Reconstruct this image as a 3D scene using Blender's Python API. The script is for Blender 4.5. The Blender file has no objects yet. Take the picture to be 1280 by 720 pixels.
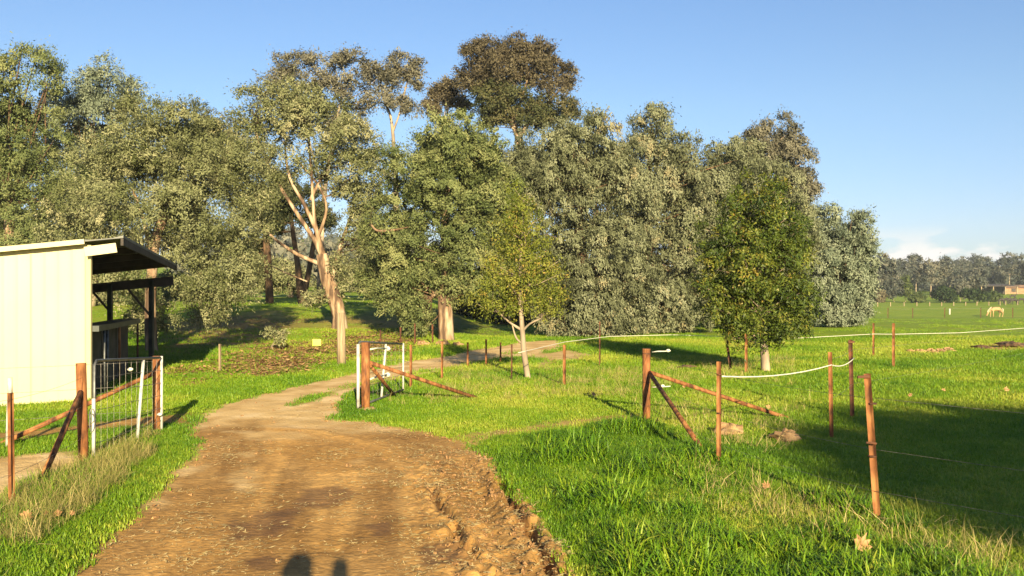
import bpy, math, random
import numpy as np
from mathutils import Vector, Matrix
random.seed(7)
RNG = np.random.default_rng(11)
SC = bpy.context.scene
COL = SC.collection
R = math.radians
F, CX, HY, EYE = 1100.0, 640.0, 366.0, 1.7      # focal length in photo pixels, centre column, horizon row, eye height

# ------------------------------------------------------------------ camera
cam = bpy.data.cameras.new('camera')
camo = bpy.data.objects.new('camera', cam)
COL.objects.link(camo)
camo.location = (0, 0, EYE)
camo.rotation_euler = (R(90), 0, 0)
cam.sensor_width = 36.0
cam.lens = 36.0 * F / 1280
cam.shift_y = 6.0 / 1280
cam.clip_start = 0.02
cam.clip_end = 6000
SC.camera = camo

# ------------------------------------------------------------------ sky, sun, exposure
SUN_EL, SUN_AZ = R(17.2), R(-11.06)               # the light travels towards azimuth -11 deg (left of straight ahead)
LIGHT = Vector((math.sin(SUN_AZ) * math.cos(SUN_EL), math.cos(SUN_AZ) * math.cos(SUN_EL), -math.sin(SUN_EL)))
world = bpy.data.worlds.new('World')
SC.world = world
world.use_nodes = True
nt = world.node_tree
nt.nodes.clear()
N = nt.nodes.new
out = N('ShaderNodeOutputWorld'); bg = N('ShaderNodeBackground'); sky = N('ShaderNodeTexSky')
sky.sky_type = 'NISHITA'; sky.sun_disc = False
sky.sun_elevation = SUN_EL
sky.sun_rotation = math.pi + SUN_AZ
sky.altitude = 200; sky.air_density = 1.0; sky.dust_density = 0.5; sky.ozone_density = 2.4
bg.inputs['Strength'].default_value = 0.05
# a few low cumulus puffs near the horizon, by direction
tc = N('ShaderNodeTexCoord'); sep = N('ShaderNodeSeparateXYZ')
nz = N('ShaderNodeTexNoise'); nz.inputs['Scale'].default_value = 9.0; nz.inputs['Detail'].default_value = 6.0
mp = N('ShaderNodeMapping'); mp.inputs['Scale'].default_value = (1, 1, 2.6); mp.inputs['Location'].default_value = (2.84, 0.2, 0.55)
L = nt.links.new
L(tc.outputs['Generated'], sep.inputs[0]); L(tc.outputs['Generated'], mp.inputs['Vector']); L(mp.outputs[0], nz.inputs['Vector'])
band = N('ShaderNodeMapRange'); band.inputs['From Min'].default_value = 0.07; band.inputs['From Max'].default_value = 0.04
L(sep.outputs['Z'], band.inputs['Value'])
thr = N('ShaderNodeMapRange'); thr.inputs['From Min'].default_value = 0.485; thr.inputs['From Max'].default_value = 0.535
L(nz.outputs['Fac'], thr.inputs['Value'])
mul = N('ShaderNodeMath'); mul.operation = 'MULTIPLY'; L(band.outputs[0], mul.inputs[0]); L(thr.outputs[0], mul.inputs[1])
mul2 = N('ShaderNodeMath'); mul2.operation = 'MULTIPLY'; L(mul.outputs[0], mul2.inputs[0]); mul2.inputs[1].default_value = 0.95
mix = N('ShaderNodeMix'); mix.data_type = 'RGBA'
tr_ = N('ShaderNodeValToRGB'); L(sep.outputs['Z'], tr_.inputs[0])
el = tr_.color_ramp.elements; el.new(.07); el.new(.2); el.new(.35)
for q_, (p_, c_) in zip(el, ((0, (.66, .72, .98)), (.07, (.86, .85, 1.02)), (.2, (.98, 1.0, 1.06)), (.35, (.95, 1.03, 1.16)), (1, (.95, 1.03, 1.16)))): q_.position = p_; q_.color = (*c_, 1)
mt_ = N('ShaderNodeMix'); mt_.data_type = 'RGBA'; mt_.blend_type = 'MULTIPLY'; mt_.inputs['Factor'].default_value = 1
L(sky.outputs[0], mt_.inputs['A']); L(tr_.outputs[0], mt_.inputs['B'])
L(mul2.outputs[0], mix.inputs['Factor']); L(mt_.outputs['Result'], mix.inputs['A'])
mix.inputs['B'].default_value = (6.9, 6.6, 6.35, 1)
L(mix.outputs['Result'], bg.inputs['Color']); L(bg.outputs[0], out.inputs[0])
sd = bpy.data.lights.new('sun', 'SUN')
sd.energy = 5.0; sd.angle = R(0.5); sd.color = (1.0, 0.84, 0.52)
so = bpy.data.objects.new('sun', sd); COL.objects.link(so)
so.rotation_euler = LIGHT.to_track_quat('-Z', 'Y').to_euler()
so.location = (8, -20, 15)
SC.view_settings.view_transform = 'Standard'
SC.view_settings.look = 'None'
SC.view_settings.exposure = 1.6
SC.view_settings.gamma = 1.0
SC.cycles.max_bounces = 6
SC.cycles.transparent_max_bounces = 6

# ------------------------------------------------------------------ land form
def S(t):
    t = np.clip(t, 0, 1); return t * t * (3 - 2 * t)
def sdist_poly(x, y, poly):
    """signed distance to a polygon, negative inside"""
    x = np.asarray(x, float); y = np.asarray(y, float)
    d = np.full(x.shape, 1e9); ins = np.zeros(x.shape, bool)
    n = len(poly)
    for i in range(n):
        x0, y0 = poly[i]; x1, y1 = poly[(i + 1) % n]
        ex, ey = x1 - x0, y1 - y0
        t = np.clip(((x - x0) * ex + (y - y0) * ey) / (ex * ex + ey * ey + 1e-12), 0, 1)
        d = np.minimum(d, np.hypot(x - x0 - t * ex, y - y0 - t * ey))
        c = ((y0 > y) != (y1 > y)) & (x < (x1 - x0) * (y - y0) / (y1 - y0 + 1e-12) + x0)
        ins ^= c
    return np.where(ins, -d, d)
def dist_line(x, y, pts):
    d = np.full(np.shape(x), 1e9)
    for (x0, y0), (x1, y1) in zip(pts[:-1], pts[1:]):
        ex, ey = x1 - x0, y1 - y0
        t = np.clip(((x - x0) * ex + (y - y0) * ey) / (ex * ex + ey * ey), 0, 1)
        d = np.minimum(d, np.hypot(x - x0 - t * ex, y - y0 - t * ey))
    return d
def vnoise(x, y, s, seed=0):
    """cheap value noise"""
    x = np.asarray(x, float) * s; y = np.asarray(y, float) * s
    xi = np.floor(x).astype(np.int64); yi = np.floor(y).astype(np.int64)
    fx = x - xi; fy = y - yi; fx = fx * fx * (3 - 2 * fx); fy = fy * fy * (3 - 2 * fy)
    def hsh(a, b):
        n = (a * 374761393 + b * 668265263 + seed * 144269) & 0xffffffff
        n = ((n ^ (n >> 13)) * 1274126177) & 0xffffffff
        return ((n ^ (n >> 16)) & 0xffff) / 65535.0
    return (hsh(xi, yi) * (1 - fx) + hsh(xi + 1, yi) * fx) * (1 - fy) + (hsh(xi, yi + 1) * (1 - fx) + hsh(xi + 1, yi + 1) * fx) * fy
def fbm(x, y, s, seed=0, n=4):
    a = 0; w = 0
    for i in range(n):
        a = a + vnoise(x, y, s * 2 ** i, seed + i) * 0.5 ** i; w += 0.5 ** i
    return a / w
def h0(x, y):
    x = np.asarray(x, float); y = np.asarray(y, float)
    t = x / np.maximum(y, 5)
    left = 1.1 * S((y - 27) / 20) + 0.02 * np.maximum(y - 60, 0) + 20 * np.exp(-((x + 70) / 110) ** 2 - ((y - 420) / 110) ** 2)
    right = np.interp(y, [0, 45, 60, 90, 122, 150, 180, 300, 450, 900, 3000], [0, 0, -.15, -.9, -1.72, -.65, -.5, 1.7, 3.5, 7, 7])
    w = S((t + 0.13) / 0.12) * np.where(y > 5, 1, 0)
    w = w * 1.0; dip = -.12 * np.exp(-((x + 8.6) / 2.2) ** 2 - ((y - 12.2) / 2.0) ** 2)
    und = dip + 0.05 * (fbm(x, y, .25, 3) - .5) * S((y - 12) / 10) + 0.25 * (fbm(x, y, .04, 5) - .5) * S((y - 60) / 60)
    return left * (1 - w) + right * w + und
def G(px, py):
    d = EYE * F / (py - HY)
    for _ in range(12):
        x = (px - CX) / F * d
        d = 0.5 * d + 0.5 * (EYE - float(h0(x, d))) * F / (py - HY)
    return ((px - CX) / F * d, d)
def GP(*pts): return [G(a, b) for a, b in pts]
def at(px, py, d): return np.array([(px - CX) / F * d, d, EYE + (HY - py) / F * d])

ROAD = GP((10, 790), (90, 718), (152, 655), (205, 606), (238, 566), (243, 549), (233, 536), (262, 513), (300, 500), (360, 485), (425, 470), (500, 454),
          (580, 440), (640, 429), (700, 425), (712, 432), (690, 440), (640, 447), (560, 462), (480, 480), (443, 495), (428, 510), (424, 524), (470, 529), (522, 538),
          (580, 552), (612, 575), (640, 603), (668, 650), (696, 690), (712, 722), (740, 790))
STRIP = GP((340, 508), (380, 492), (440, 479), (520, 463), (600, 449), (650, 437), (655, 441), (600, 453), (520, 470), (450, 486), (400, 503), (370, 512))
YARD = GP((-60, 590), (0, 578), (60, 570), (98, 566), (108, 580), (80, 592), (40, 612), (0, 634), (-60, 660))
PATHL = GP((-40, 548), (60, 540), (140, 531), (235, 520), (245, 530), (150, 540), (60, 552), (-40, 562))
PATHR = GP((560, 548), (640, 538), (720, 527), (800, 522), (800, 529), (720, 538), (640, 549), (590, 560))
BANK = GP((195, 476), (240, 452), (330, 436), (400, 420), (470, 412), (510, 418), (510, 440), (430, 454), (330, 468), (240, 482))
PATHM = GP((660, 447), (700, 436), (730, 431), (720, 438), (745, 444), (690, 456), (665, 460))
MOUND = GP((1200, 436), (1240, 430), (1300, 427), (1330, 434), (1260, 440))
RUT1 = GP((538, 612), (552, 635), (566, 655), (580, 682), (598, 705), (615, 735), (630, 770))
RUT2 = GP((622, 590), (632, 612), (648, 645), (668, 675), (690, 712), (715, 760))
RUT3 = GP((575, 575), (600, 620), (622, 670), (650, 725), (665, 770))
LUSH = GP((590, 556), (640, 551), (720, 541), (800, 527), (880, 560), (960, 596), (1050, 628), (1130, 655), (1280, 712), (1400, 800), (760, 800), (712, 718), (668, 640), (640, 598))
LUSHL = GP((-80, 760), (0, 640), (45, 612), (105, 588), (160, 560), (225, 540), (240, 560), (203, 604), (150, 652), (88, 716), (20, 780))
DRYR = GP((790, 530), (800, 470), (870, 455), (990, 448), (1010, 500), (1000, 560), (950, 590), (880, 560))
DRYM = GP((470, 500), (560, 470), (620, 455), (690, 462), (800, 455), (800, 505), (700, 500), (600, 508), (500, 512))

PAINTED_SHADE = GP((120, 470), (190, 440), (205, 410), (240, 396), (300, 388), (362, 388), (372, 400), (350, 425), (262, 440), (200, 466))  # outlines of tree and shed shade painted into the ground colour
PAINTED_SHADE2 = GP((420, 402), (440, 386), (560, 388), (620, 398), (640, 416), (590, 420), (540, 416), (480, 412))
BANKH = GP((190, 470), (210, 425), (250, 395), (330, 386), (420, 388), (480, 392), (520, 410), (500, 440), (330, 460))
def painted_shade(x, y):  # weight of the painted shade patches; also thins the grass there
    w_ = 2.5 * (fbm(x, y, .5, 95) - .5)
    return np.maximum(1 - S((sdist_poly(x, y, PAINTED_SHADE) + w_ + .5) / 1.2), .6 * (1 - S((sdist_poly(x, y, PAINTED_SHADE2) + w_ + .5) / 1.2))) * .9

def masks(x, y):
    wob = (fbm(x, y, 1.2, 21) - .5)
    wf = (fbm(x, y, 6.0, 22) - .5)
    k = np.clip(y / 12, .6, 2.5)
    road = sdist_poly(x, y, ROAD) + (0.30 * wob + .14 * wf) * k
    e = .07 * k
    dirt = 1 - S((road + e) / (2 * e))
    st = sdist_poly(x, y, STRIP) + .25 * wob * k * .6
    dirt = dirt * S((st + .42) / .3)
    yard = 1 - S((sdist_poly(x, y, YARD) + .5 * wob + .2) / .4)
    pl = .95 * (1 - S((sdist_poly(x, y, PATHL) + .5 * wob + .2) / .4))
    pr = .75 * (1 - S((sdist_poly(x, y, PATHR) + .6 * wob + .15) / .35))
    pm = .9 * (1 - S((sdist_poly(x, y, PATHM) + 1.2 * wob + .3) / .7))
    pale = np.maximum(S((y - 10.2 + 2.5 * wob) / 1.6) * dirt, np.maximum(np.maximum(yard, pm), .3 * pr))
    dirt = np.maximum.reduce([dirt, yard, pl, pr, pm])
    litter = (1 - S((sdist_poly(x, y, BANK) + 4 * wob + .6) / 1.4)) * (0.6 + .4 * S((fbm(x, y, .6, 9) - .36) / .18))
    litter = np.maximum(litter, .55 * (1 - S((sdist_poly(x, y, BANKH) + 4 * wob + .6) / 2.5)) * (.5 + .5 * S((fbm(x, y, .35, 19) - .4) / .2)))
    mound = 1 - S((sdist_poly(x, y, MOUND) + 1.0 * wob + .4) / .8)
    return road, dirt, pale, np.maximum(litter, mound)
def height(x, y, road=None):
    x = np.asarray(x, float); y = np.asarray(y, float)
    z = h0(x, y)
    if road is None: road = masks(x, y)[0]
    near = 1 - S((y - 14) / 6)
    # verge a little proud of the road, shallow wheel hollows, churned mud on the right
    z = z + near * .05 * S((road + .05) / .35)
    fine = near * (y > 3)
    z = z + fine * (1 - S((road - .05) / .2)) * (.016 * (fbm(x, y, .9, 31) - .5) + .004 * (fbm(x, y, 5.0, 32) - .5) + .003 * (fbm(x, y, 14.0, 33) - .5))
    z = z + fine * (.012 * (fbm(x, y, 6.0, 35) - .5))
    churn = fine * (1 - S((dist_line(x, y, RUT3) - .35) / .45)) * (y < 12)
    cl = np.maximum(fbm(x + .3 * y, y * .4, 10.0, 41) - .47, 0) * .09 + (fbm(x, y, 20.0, 42) - .5) * .026
    z = z + churn * cl
    for rut, dp, wd in ((RUT1, .10, .026), (RUT2, .13, .036), (RUT3, .03, .07)):
        wv = .12 * (fbm(x, y, 7.0, 51) - .5)
        d = np.abs(dist_line(x, y, rut) + wv)
        gate = S((fbm(x, y, 2.2, 52) - .30) / .16)
        z = z - fine * gate * dp * np.exp(-(d / wd) ** 2) + fine * gate * .22 * dp * (.2 + 1.6 * fbm(x, y, 11.0, 54)) * np.exp(-((d - wd * 2.6) / (wd * 1.2)) ** 2)
    return z
def hz(x, y): return float(height(np.array([x]), np.array([y]))[0])

# ------------------------------------------------------------------ materials
def mat(name):
    m = bpy.data.materials.new(name); m.use_nodes = True
    return m, m.node_tree, m.node_tree.nodes['Principled BSDF']
def ramp(nt, stops):
    r = nt.nodes.new('ShaderNodeValToRGB')
    e = r.color_ramp.elements
    while len(e) < len(stops): e.new(.5)
    for q, (p, c) in zip(e, stops):
        q.position = p; q.color = (*c, 1)
    return r
def noise_mat(name, c0, c1, scale=5, rough=.8, detail=6, bump=.0, metallic=0, stretch=(1, 1, 1), lo=.35, hi=.65, spec=.3, c2=None, distort=0):
    m, nt, p = mat(name)
    tc = nt.nodes.new('ShaderNodeTexCoord'); mp = nt.nodes.new('ShaderNodeMapping'); nz = nt.nodes.new('ShaderNodeTexNoise')
    mp.inputs['Scale'].default_value = stretch
    nz.inputs['Scale'].default_value = scale; nz.inputs['Detail'].default_value = detail; nz.inputs['Distortion'].default_value = distort
    nt.links.new(tc.outputs['Object'], mp.inputs[0]); nt.links.new(mp.outputs[0], nz.inputs['Vector'])
    st = [(lo, c0), (hi, c1)] if c2 is None else [(lo, c0), ((lo + hi) / 2, c1), (hi, c2)]
    r = ramp(nt, st)
    nt.links.new(nz.outputs['Fac'], r.inputs[0]); nt.links.new(r.outputs[0], p.inputs['Base Color'])
    p.inputs['Roughness'].default_value = rough; p.inputs['Metallic'].default_value = metallic
    p.inputs['Specular IOR Level'].default_value = spec
    if bump:
        b = nt.nodes.new('ShaderNodeBump'); b.inputs['Strength'].default_value = bump; b.inputs['Distance'].default_value = .02
        nt.links.new(nz.outputs['Fac'], b.inputs['Height']); nt.links.new(b.outputs[0], p.inputs['Normal'])
    return m
def leaf_mat(name, stops, trans=.14, rough=.6, instancer=False, spec=.12):
    m, nt, p = mat(name)
    at_ = nt.nodes.new('ShaderNodeAttribute'); at_.attribute_name = 'tint'
    if instancer: at_.attribute_type = 'INSTANCER'
    r = ramp(nt, stops)
    fac = at_.outputs['Fac']
    if instancer:
        at2 = nt.nodes.new('ShaderNodeAttribute'); at2.attribute_name = 'bt'
        ad = nt.nodes.new('ShaderNodeMath'); ad.operation = 'ADD'
        nt.links.new(at_.outputs['Fac'], ad.inputs[0]); nt.links.new(at2.outputs['Fac'], ad.inputs[1]); fac = ad.outputs[0]
    nt.links.new(fac, r.inputs[0]); nt.links.new(r.outputs[0], p.inputs['Base Color'])
    p.inputs['Roughness'].default_value = rough; p.inputs['Specular IOR Level'].default_value = spec
    tr = nt.nodes.new('ShaderNodeBsdfTranslucent'); mx = nt.nodes.new('ShaderNodeMixShader')
    mx.inputs[0].default_value = trans
    nt.links.new(r.outputs[0], tr.inputs['Color'])
    nt.links.new(p.outputs[0], mx.inputs[1]); nt.links.new(tr.outputs[0], mx.inputs[2])
    nt.links.new(mx.outputs[0], nt.nodes['Material Output'].inputs['Surface'])
    return m
M = {}
M['bark'] = noise_mat('smooth_gum_bark', (.075, .045, .028), (.235, .150, .088), 2.6, .85, 9, .9, stretch=(1.6, 1.6, .35), lo=.42, hi=.62, c2=(.36, .275, .185))
M['bark_pale'] = noise_mat('pale_bark', (.13, .10, .07), (.34, .26, .18), 2.5, .8, 8, .4, stretch=(1.5, 1.5, .5))
M['bark_dark'] = noise_mat('dark_bark', (.035, .022, .014), (.13, .075, .04), 3, .9, 8, .6, stretch=(2, 2, .4))
M['rust'] = noise_mat('rusted_steel', (.060, .022, .009), (.185, .070, .022), 16, .8, 9, .4, lo=.36, hi=.66, c2=(.30, .135, .045), stretch=(1, 1, .3))
M['rust_dark'] = noise_mat('dark_rusted_steel', (.03, .015, .010), (.14, .05, .02), 9, .8, 8, .25, lo=.35, hi=.7)
M['galv'] = noise_mat('galvanised_steel', (.075, .08, .08), (.16, .16, .15), 14, .45, 6, .05, metallic=.55)
M['white'] = noise_mat('weathered_white_paint', (.24, .23, .20), (.44, .43, .38), 8, .55, 6, .05, lo=.3, hi=.5)
M['wire'] = noise_mat('wire_steel', (.10, .09, .08), (.25, .23, .20), 30, .5, 3, 0, metallic=.6)
M['tape'] = noise_mat('white_poly_cord', (.42, .40, .32), (.60, .58, .48), 60, .7, 3, 0)
M['cream'] = noise_mat('cream_steel_sheet', (.46, .39, .205), (.50, .425, .23), .7, .45, 5, 0, spec=.4)
M['darkpaint'] = noise_mat('dark_green_steel', (.022, .028, .024), (.05, .058, .05), 3, .5, 6, 0)
M['roofunder'] = noise_mat('dull_zinc_roof', (.10, .10, .09), (.17, .17, .15), 3, .6, 5, 0, metallic=.2)
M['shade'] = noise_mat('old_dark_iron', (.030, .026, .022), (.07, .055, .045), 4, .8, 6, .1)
M['timber'] = noise_mat('weathered_timber', (.17, .12, .07), (.34, .26, .16), 4, .85, 8, .4, stretch=(6, 6, .6))
M['rock'] = noise_mat('tan_clay', (.16, .09, .04), (.38, .24, .12), 8, .95, 8, .6)
M['deadleaf'] = noise_mat('dry_plane_leaf', (.20, .10, .04), (.40, .24, .11), 18, .8, 6, .3)
M['yellow'] = noise_mat('yellow_sign_paint', (.70, .62, .08), (.80, .72, .12), 3, .6, 4, 0)
M['hide_pale'] = noise_mat('palomino_coat', (.28, .17, .075), (.38, .25, .12), 3, .8, 4, 0)
M['mane'] = noise_mat('cream_mane', (.40, .34, .23), (.5, .44, .33), 9, .8, 4, 0)
M['hide_dark'] = noise_mat('black_coat', (.018, .015, .013), (.05, .04, .035), 3, .7, 4, 0)
M['brick'] = noise_mat('sunlit_brick', (.20, .11, .06), (.30, .18, .10), 2, .9, 6, 0)
M['skin'] = noise_mat('skin', (.46, .27, .19), (.55, .34, .25), 10, .55, 4, 0)
M['jacket'] = noise_mat('navy_fleece', (.02, .03, .06), (.04, .05, .09), 40, .9, 4, .1)
M['jeans'] = noise_mat('denim', (.05, .07, .13), (.09, .12, .20), 60, .9, 4, .1)
M['hair'] = noise_mat('brown_hair', (.04, .022, .012), (.09, .05, .03), 40, .6, 4, .3)
M['phone'] = noise_mat('black_glass', (.01, .01, .01), (.02, .02, .02), 4, .2, 2, 0)
M['bark_twig'] = noise_mat('twig_bark', (.05, .03, .018), (.15, .09, .05), 2, .9, 6, .2)
M['straw'] = noise_mat('pale_straw', (.50, .36, .17), (.72, .56, .30), 3, .8, 3, 0)
OLIVE = [(0, (.050, .058, .016)), (.45, (.132, .142, .062)), (.8, (.215, .215, .110)), (1, (.28, .26, .14))]
M['leaf_olive'] = leaf_mat('olive_gum_leaf', OLIVE)
M['leaf_green'] = leaf_mat('mid_gum_leaf', [(0, (.042, .058, .018)), (.5, (.115, .138, .050)), (1, (.21, .215, .088))])
M['leaf_grey'] = leaf_mat('grey_gum_leaf', [(0, (.045, .050, .024)), (.5, (.135, .145, .078)), (.9, (.22, .225, .138)), (1, (.23, .20, .11))])
M['leaf_blue'] = leaf_mat('blue_gum_leaf', [(0, (.060, .078, .052)), (.5, (.150, .175, .115)), (1, (.25, .27, .185))])
M['leaf_mauve'] = leaf_mat('mauve_gum_leaf', [(0, (.045, .044, .030)), (.5, (.110, .103, .072)), (1, (.18, .165, .115))])
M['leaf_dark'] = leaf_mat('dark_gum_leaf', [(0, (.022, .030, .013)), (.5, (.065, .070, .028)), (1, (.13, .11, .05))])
M['leaf_brown'] = leaf_mat('bronze_gum_leaf', [(0, (.036, .030, .020)), (.5, (.088, .072, .044)), (1, (.14, .12, .07))])
M['leaf_autumn'] = leaf_mat('turning_oak_leaf', [(0, (.024, .042, .008)), (.4, (.080, .110, .016)), (.68, (.15, .155, .024)), (.86, (.22, .165, .03)), (1, (.27, .15, .03))], trans=.2, rough=.5, spec=.2)
M['leaf_gold'] = leaf_mat('yellow_green_leaf', [(0, (.060, .080, .010)), (.45, (.150, .170, .026)), (.75, (.23, .22, .04)), (1, (.30, .20, .05))], trans=.22)
M['leaf_far'] = leaf_mat('far_gum_leaf', [(0, (.025, .034, .028)), (.5, (.075, .085, .068)), (1, (.16, .15, .11))])
M['leaf_bush'] = leaf_mat('dark_bush_leaf', [(0, (.018, .032, .012)), (.5, (.045, .070, .022)), (1, (.09, .11, .035))])
M['grass'] = leaf_mat('green_grass', [(0, (.026, .070, .003)), (.35, (.080, .175, .006)), (.7, (.175, .265, .012)), (1, (.34, .35, .045))], trans=.22, rough=.5, instancer=True, spec=.3)
M['grass_dry'] = leaf_mat('dry_grass', [(0, (.11, .14, .02)), (.4, (.24, .22, .06)), (.75, (.42, .33, .13)), (1, (.60, .46, .22))], trans=.3, rough=.7, instancer=True, spec=.2)
M['litter'] = leaf_mat('leaf_litter', [(0, (.12, .065, .025)), (1, (.38, .23, .10))], trans=.05, rough=.8, instancer=True, spec=.2)

def ground_material():
    m, nt, p = mat('grass_and_dirt')
    N = nt.nodes.new; L = nt.links.new
    geo = N('ShaderNodeNewGeometry')
    def noise(scale, detail=6, dist=0, vec=None):
        n = N('ShaderNodeTexNoise'); n.inputs['Scale'].default_value = scale; n.inputs['Detail'].default_value = detail; n.inputs['Distortion'].default_value = dist
        L(vec or geo.outputs['Position'], n.inputs['Vector']); return n.outputs['Fac']
    def attr(n):
        a = N('ShaderNodeAttribute'); a.attribute_name = n; return a.outputs['Fac']
    def mixc(f, a, b, mode='MIX'):
        x = N('ShaderNodeMix'); x.data_type = 'RGBA'; x.blend_type = mode
        for s, v in (('Factor', f), ('A', a), ('B', b)):
            if isinstance(v, (tuple, float, int)): x.inputs[s].default_value = (*v, 1) if isinstance(v, tuple) else v
            else: L(v, x.inputs[s])
        return x.outputs['Result']
    def rmp(src, stops):
        r = ramp(nt, stops); L(src, r.inputs[0]); return r.outputs[0]
    g1 = rmp(noise(.30, 6), [(.35, (.13, .215, .008)), (.55, (.20, .26, .014)), (.70, (.30, .285, .045))])
    g2 = rmp(noise(2.6, 8, .5), [(.30, (.10, .17, .007)), (.52, (.18, .255, .012)), (.74, (.29, .28, .035))])
    grass = mixc(.55, g1, g2)
    g3 = rmp(noise(26, 6), [(.32, (.35, .38, .3)), (.6, (1.15, 1.15, 1.15))])
    grass = mixc(.8, grass, g3, 'MULTIPLY')
    wet = rmp(noise(.75, 7, .6), [(.32, (.27, .145, .042)), (.52, (.35, .195, .062)), (.72, (.43, .255, .090))])
    d2 = rmp(noise(16, 9, .4), [(.3, (.70, .68, .66)), (.55, (1, 1, 1)), (.75, (1.25, 1.22, 1.15))])
    wet = mixc(.8, wet, d2, 'MULTIPLY')
    sp_ = N('ShaderNodeSeparateXYZ'); L(geo.outputs['Position'], sp_.inputs[0])
    ym = N('ShaderNodeMath'); ym.operation = 'MULTIPLY'; ym.inputs[1].default_value = .07; L(sp_.outputs['Y'], ym.inputs[0])
    cb = N('ShaderNodeCombineXYZ'); L(attr('lane'), cb.inputs[0]); L(ym.outputs[0], cb.inputs[1])
    st = rmp(noise(2.3, 5, .25, cb.outputs[0]), [(.36, (.74, .70, .66)), (.5, (1, 1, 1)), (.62, (1.42, 1.40, 1.32))])
    st2 = rmp(noise(9, 3, .2, cb.outputs[0]), [(.36, (.84, .82, .80)), (.6, (1.1, 1.1, 1.08))])
    wet = mixc(.8, wet, st2, 'MULTIPLY')
    wet = mixc(.85, wet, st, 'MULTIPLY')
    straw = rmp(noise(34, 5, 2.0), [(.60, (0, 0, 0)), (.68, (1, 1, 1))])
    wet = mixc(straw, wet, (.40, .25, .10))
    wet = mixc(attr('damp_and_ruts'), wet, (.105, .052, .026))
    pale = rmp(noise(1.6, 8, .5), [(.33, (.40, .25, .095)), (.52, (.56, .38, .17)), (.7, (.68, .50, .27))])
    dirt = mixc(attr('pale'), wet, pale)
    lit = rmp(noise(3.2, 9, 1.0), [(.30, (.17, .090, .032)), (.46, (.34, .185, .065)), (.60, (.40, .26, .085)), (.72, (.26, .25, .03))])
    thatch = rmp(noise(14, 5), [(.35, (.035, .055, .008)), (.65, (.10, .13, .015))])
    grass = mixc(attr('thatch'), grass, thatch)
    grass = mixc(attr('bare'), grass, rmp(noise(5, 7), [(.35, (.055, .036, .012)), (.52, (.12, .080, .028)), (.68, (.10, .13, .012))]))  # shade under the trees painted as a darker ground colour
    col = mixc(attr('litter'), grass, lit)
    col = mixc(attr('dirt'), col, dirt)
    L(col, p.inputs['Base Color'])
    p.inputs['Specular IOR Level'].default_value = .15
    rr = N('ShaderNodeMapRange'); L(attr('damp_and_ruts'), rr.inputs['Value'])
    rr.inputs['From Min'].default_value = .2; rr.inputs['From Max'].default_value = 1; rr.inputs['To Min'].default_value = .9; rr.inputs['To Max'].default_value = .5
    L(rr.outputs[0], p.inputs['Roughness'])
    b = N('ShaderNodeBump'); b.inputs['Strength'].default_value = .45; b.inputs['Distance'].default_value = .03
    L(noise(22, 9, .4), b.inputs['Height'])
    b2 = N('ShaderNodeBump'); b2.inputs['Strength'].default_value = .25; b2.inputs['Distance'].default_value = .06
    L(noise(4, 6), b2.inputs['Height']); L(b2.outputs[0], b.inputs['Normal'])
    L(b.outputs[0], p.inputs['Normal'])
    return m
M['ground'] = ground_material()

# ------------------------------------------------------------------ mesh builders
def mesh_from(name, V, Fc, m, smooth=False, attrs=None):
    me = bpy.data.meshes.new(name)
    V = np.asarray(V, np.float32)
    if isinstance(Fc, np.ndarray):
        k = Fc.shape[1]
        me.vertices.add(len(V)); me.vertices.foreach_set('co', V.ravel())
        me.loops.add(Fc.size); me.loops.foreach_set('vertex_index', Fc.astype(np.int32).ravel())
        me.polygons.add(len(Fc)); me.polygons.foreach_set('loop_start', np.arange(0, Fc.size, k, dtype=np.int32))
        me.update(calc_edges=True)
    else:
        me.from_pydata([tuple(v) for v in V.tolist()], [], Fc)
    if smooth: me.polygons.foreach_set('use_smooth', np.ones(len(me.polygons), bool))
    if attrs:
        for k, (dom, a) in attrs.items():
            q = me.attributes.new(k, 'FLOAT', dom); q.data.foreach_set('value', np.asarray(a, np.float32))
    me.materials.append(M[m] if isinstance(m, str) else m)
    return me
def tag(o, label=None, cat=None, group=None, kind=None):
    if label: o['label'] = label
    if cat: o['category'] = cat
    if group: o['group'] = group
    if kind: o['kind'] = kind
    return o
def thing(name, label, cat, loc, group=None):
    o = bpy.data.objects.new(name, None); COL.objects.link(o)
    o.location = loc; o.empty_display_size = .2
    return tag(o, label, cat, group)
def link(name, me, parent=None, loc=None):
    o = bpy.data.objects.new(name, me); COL.objects.link(o)
    if loc is not None: o.location = loc
    if parent is not None: o.parent = parent
    return o
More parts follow.
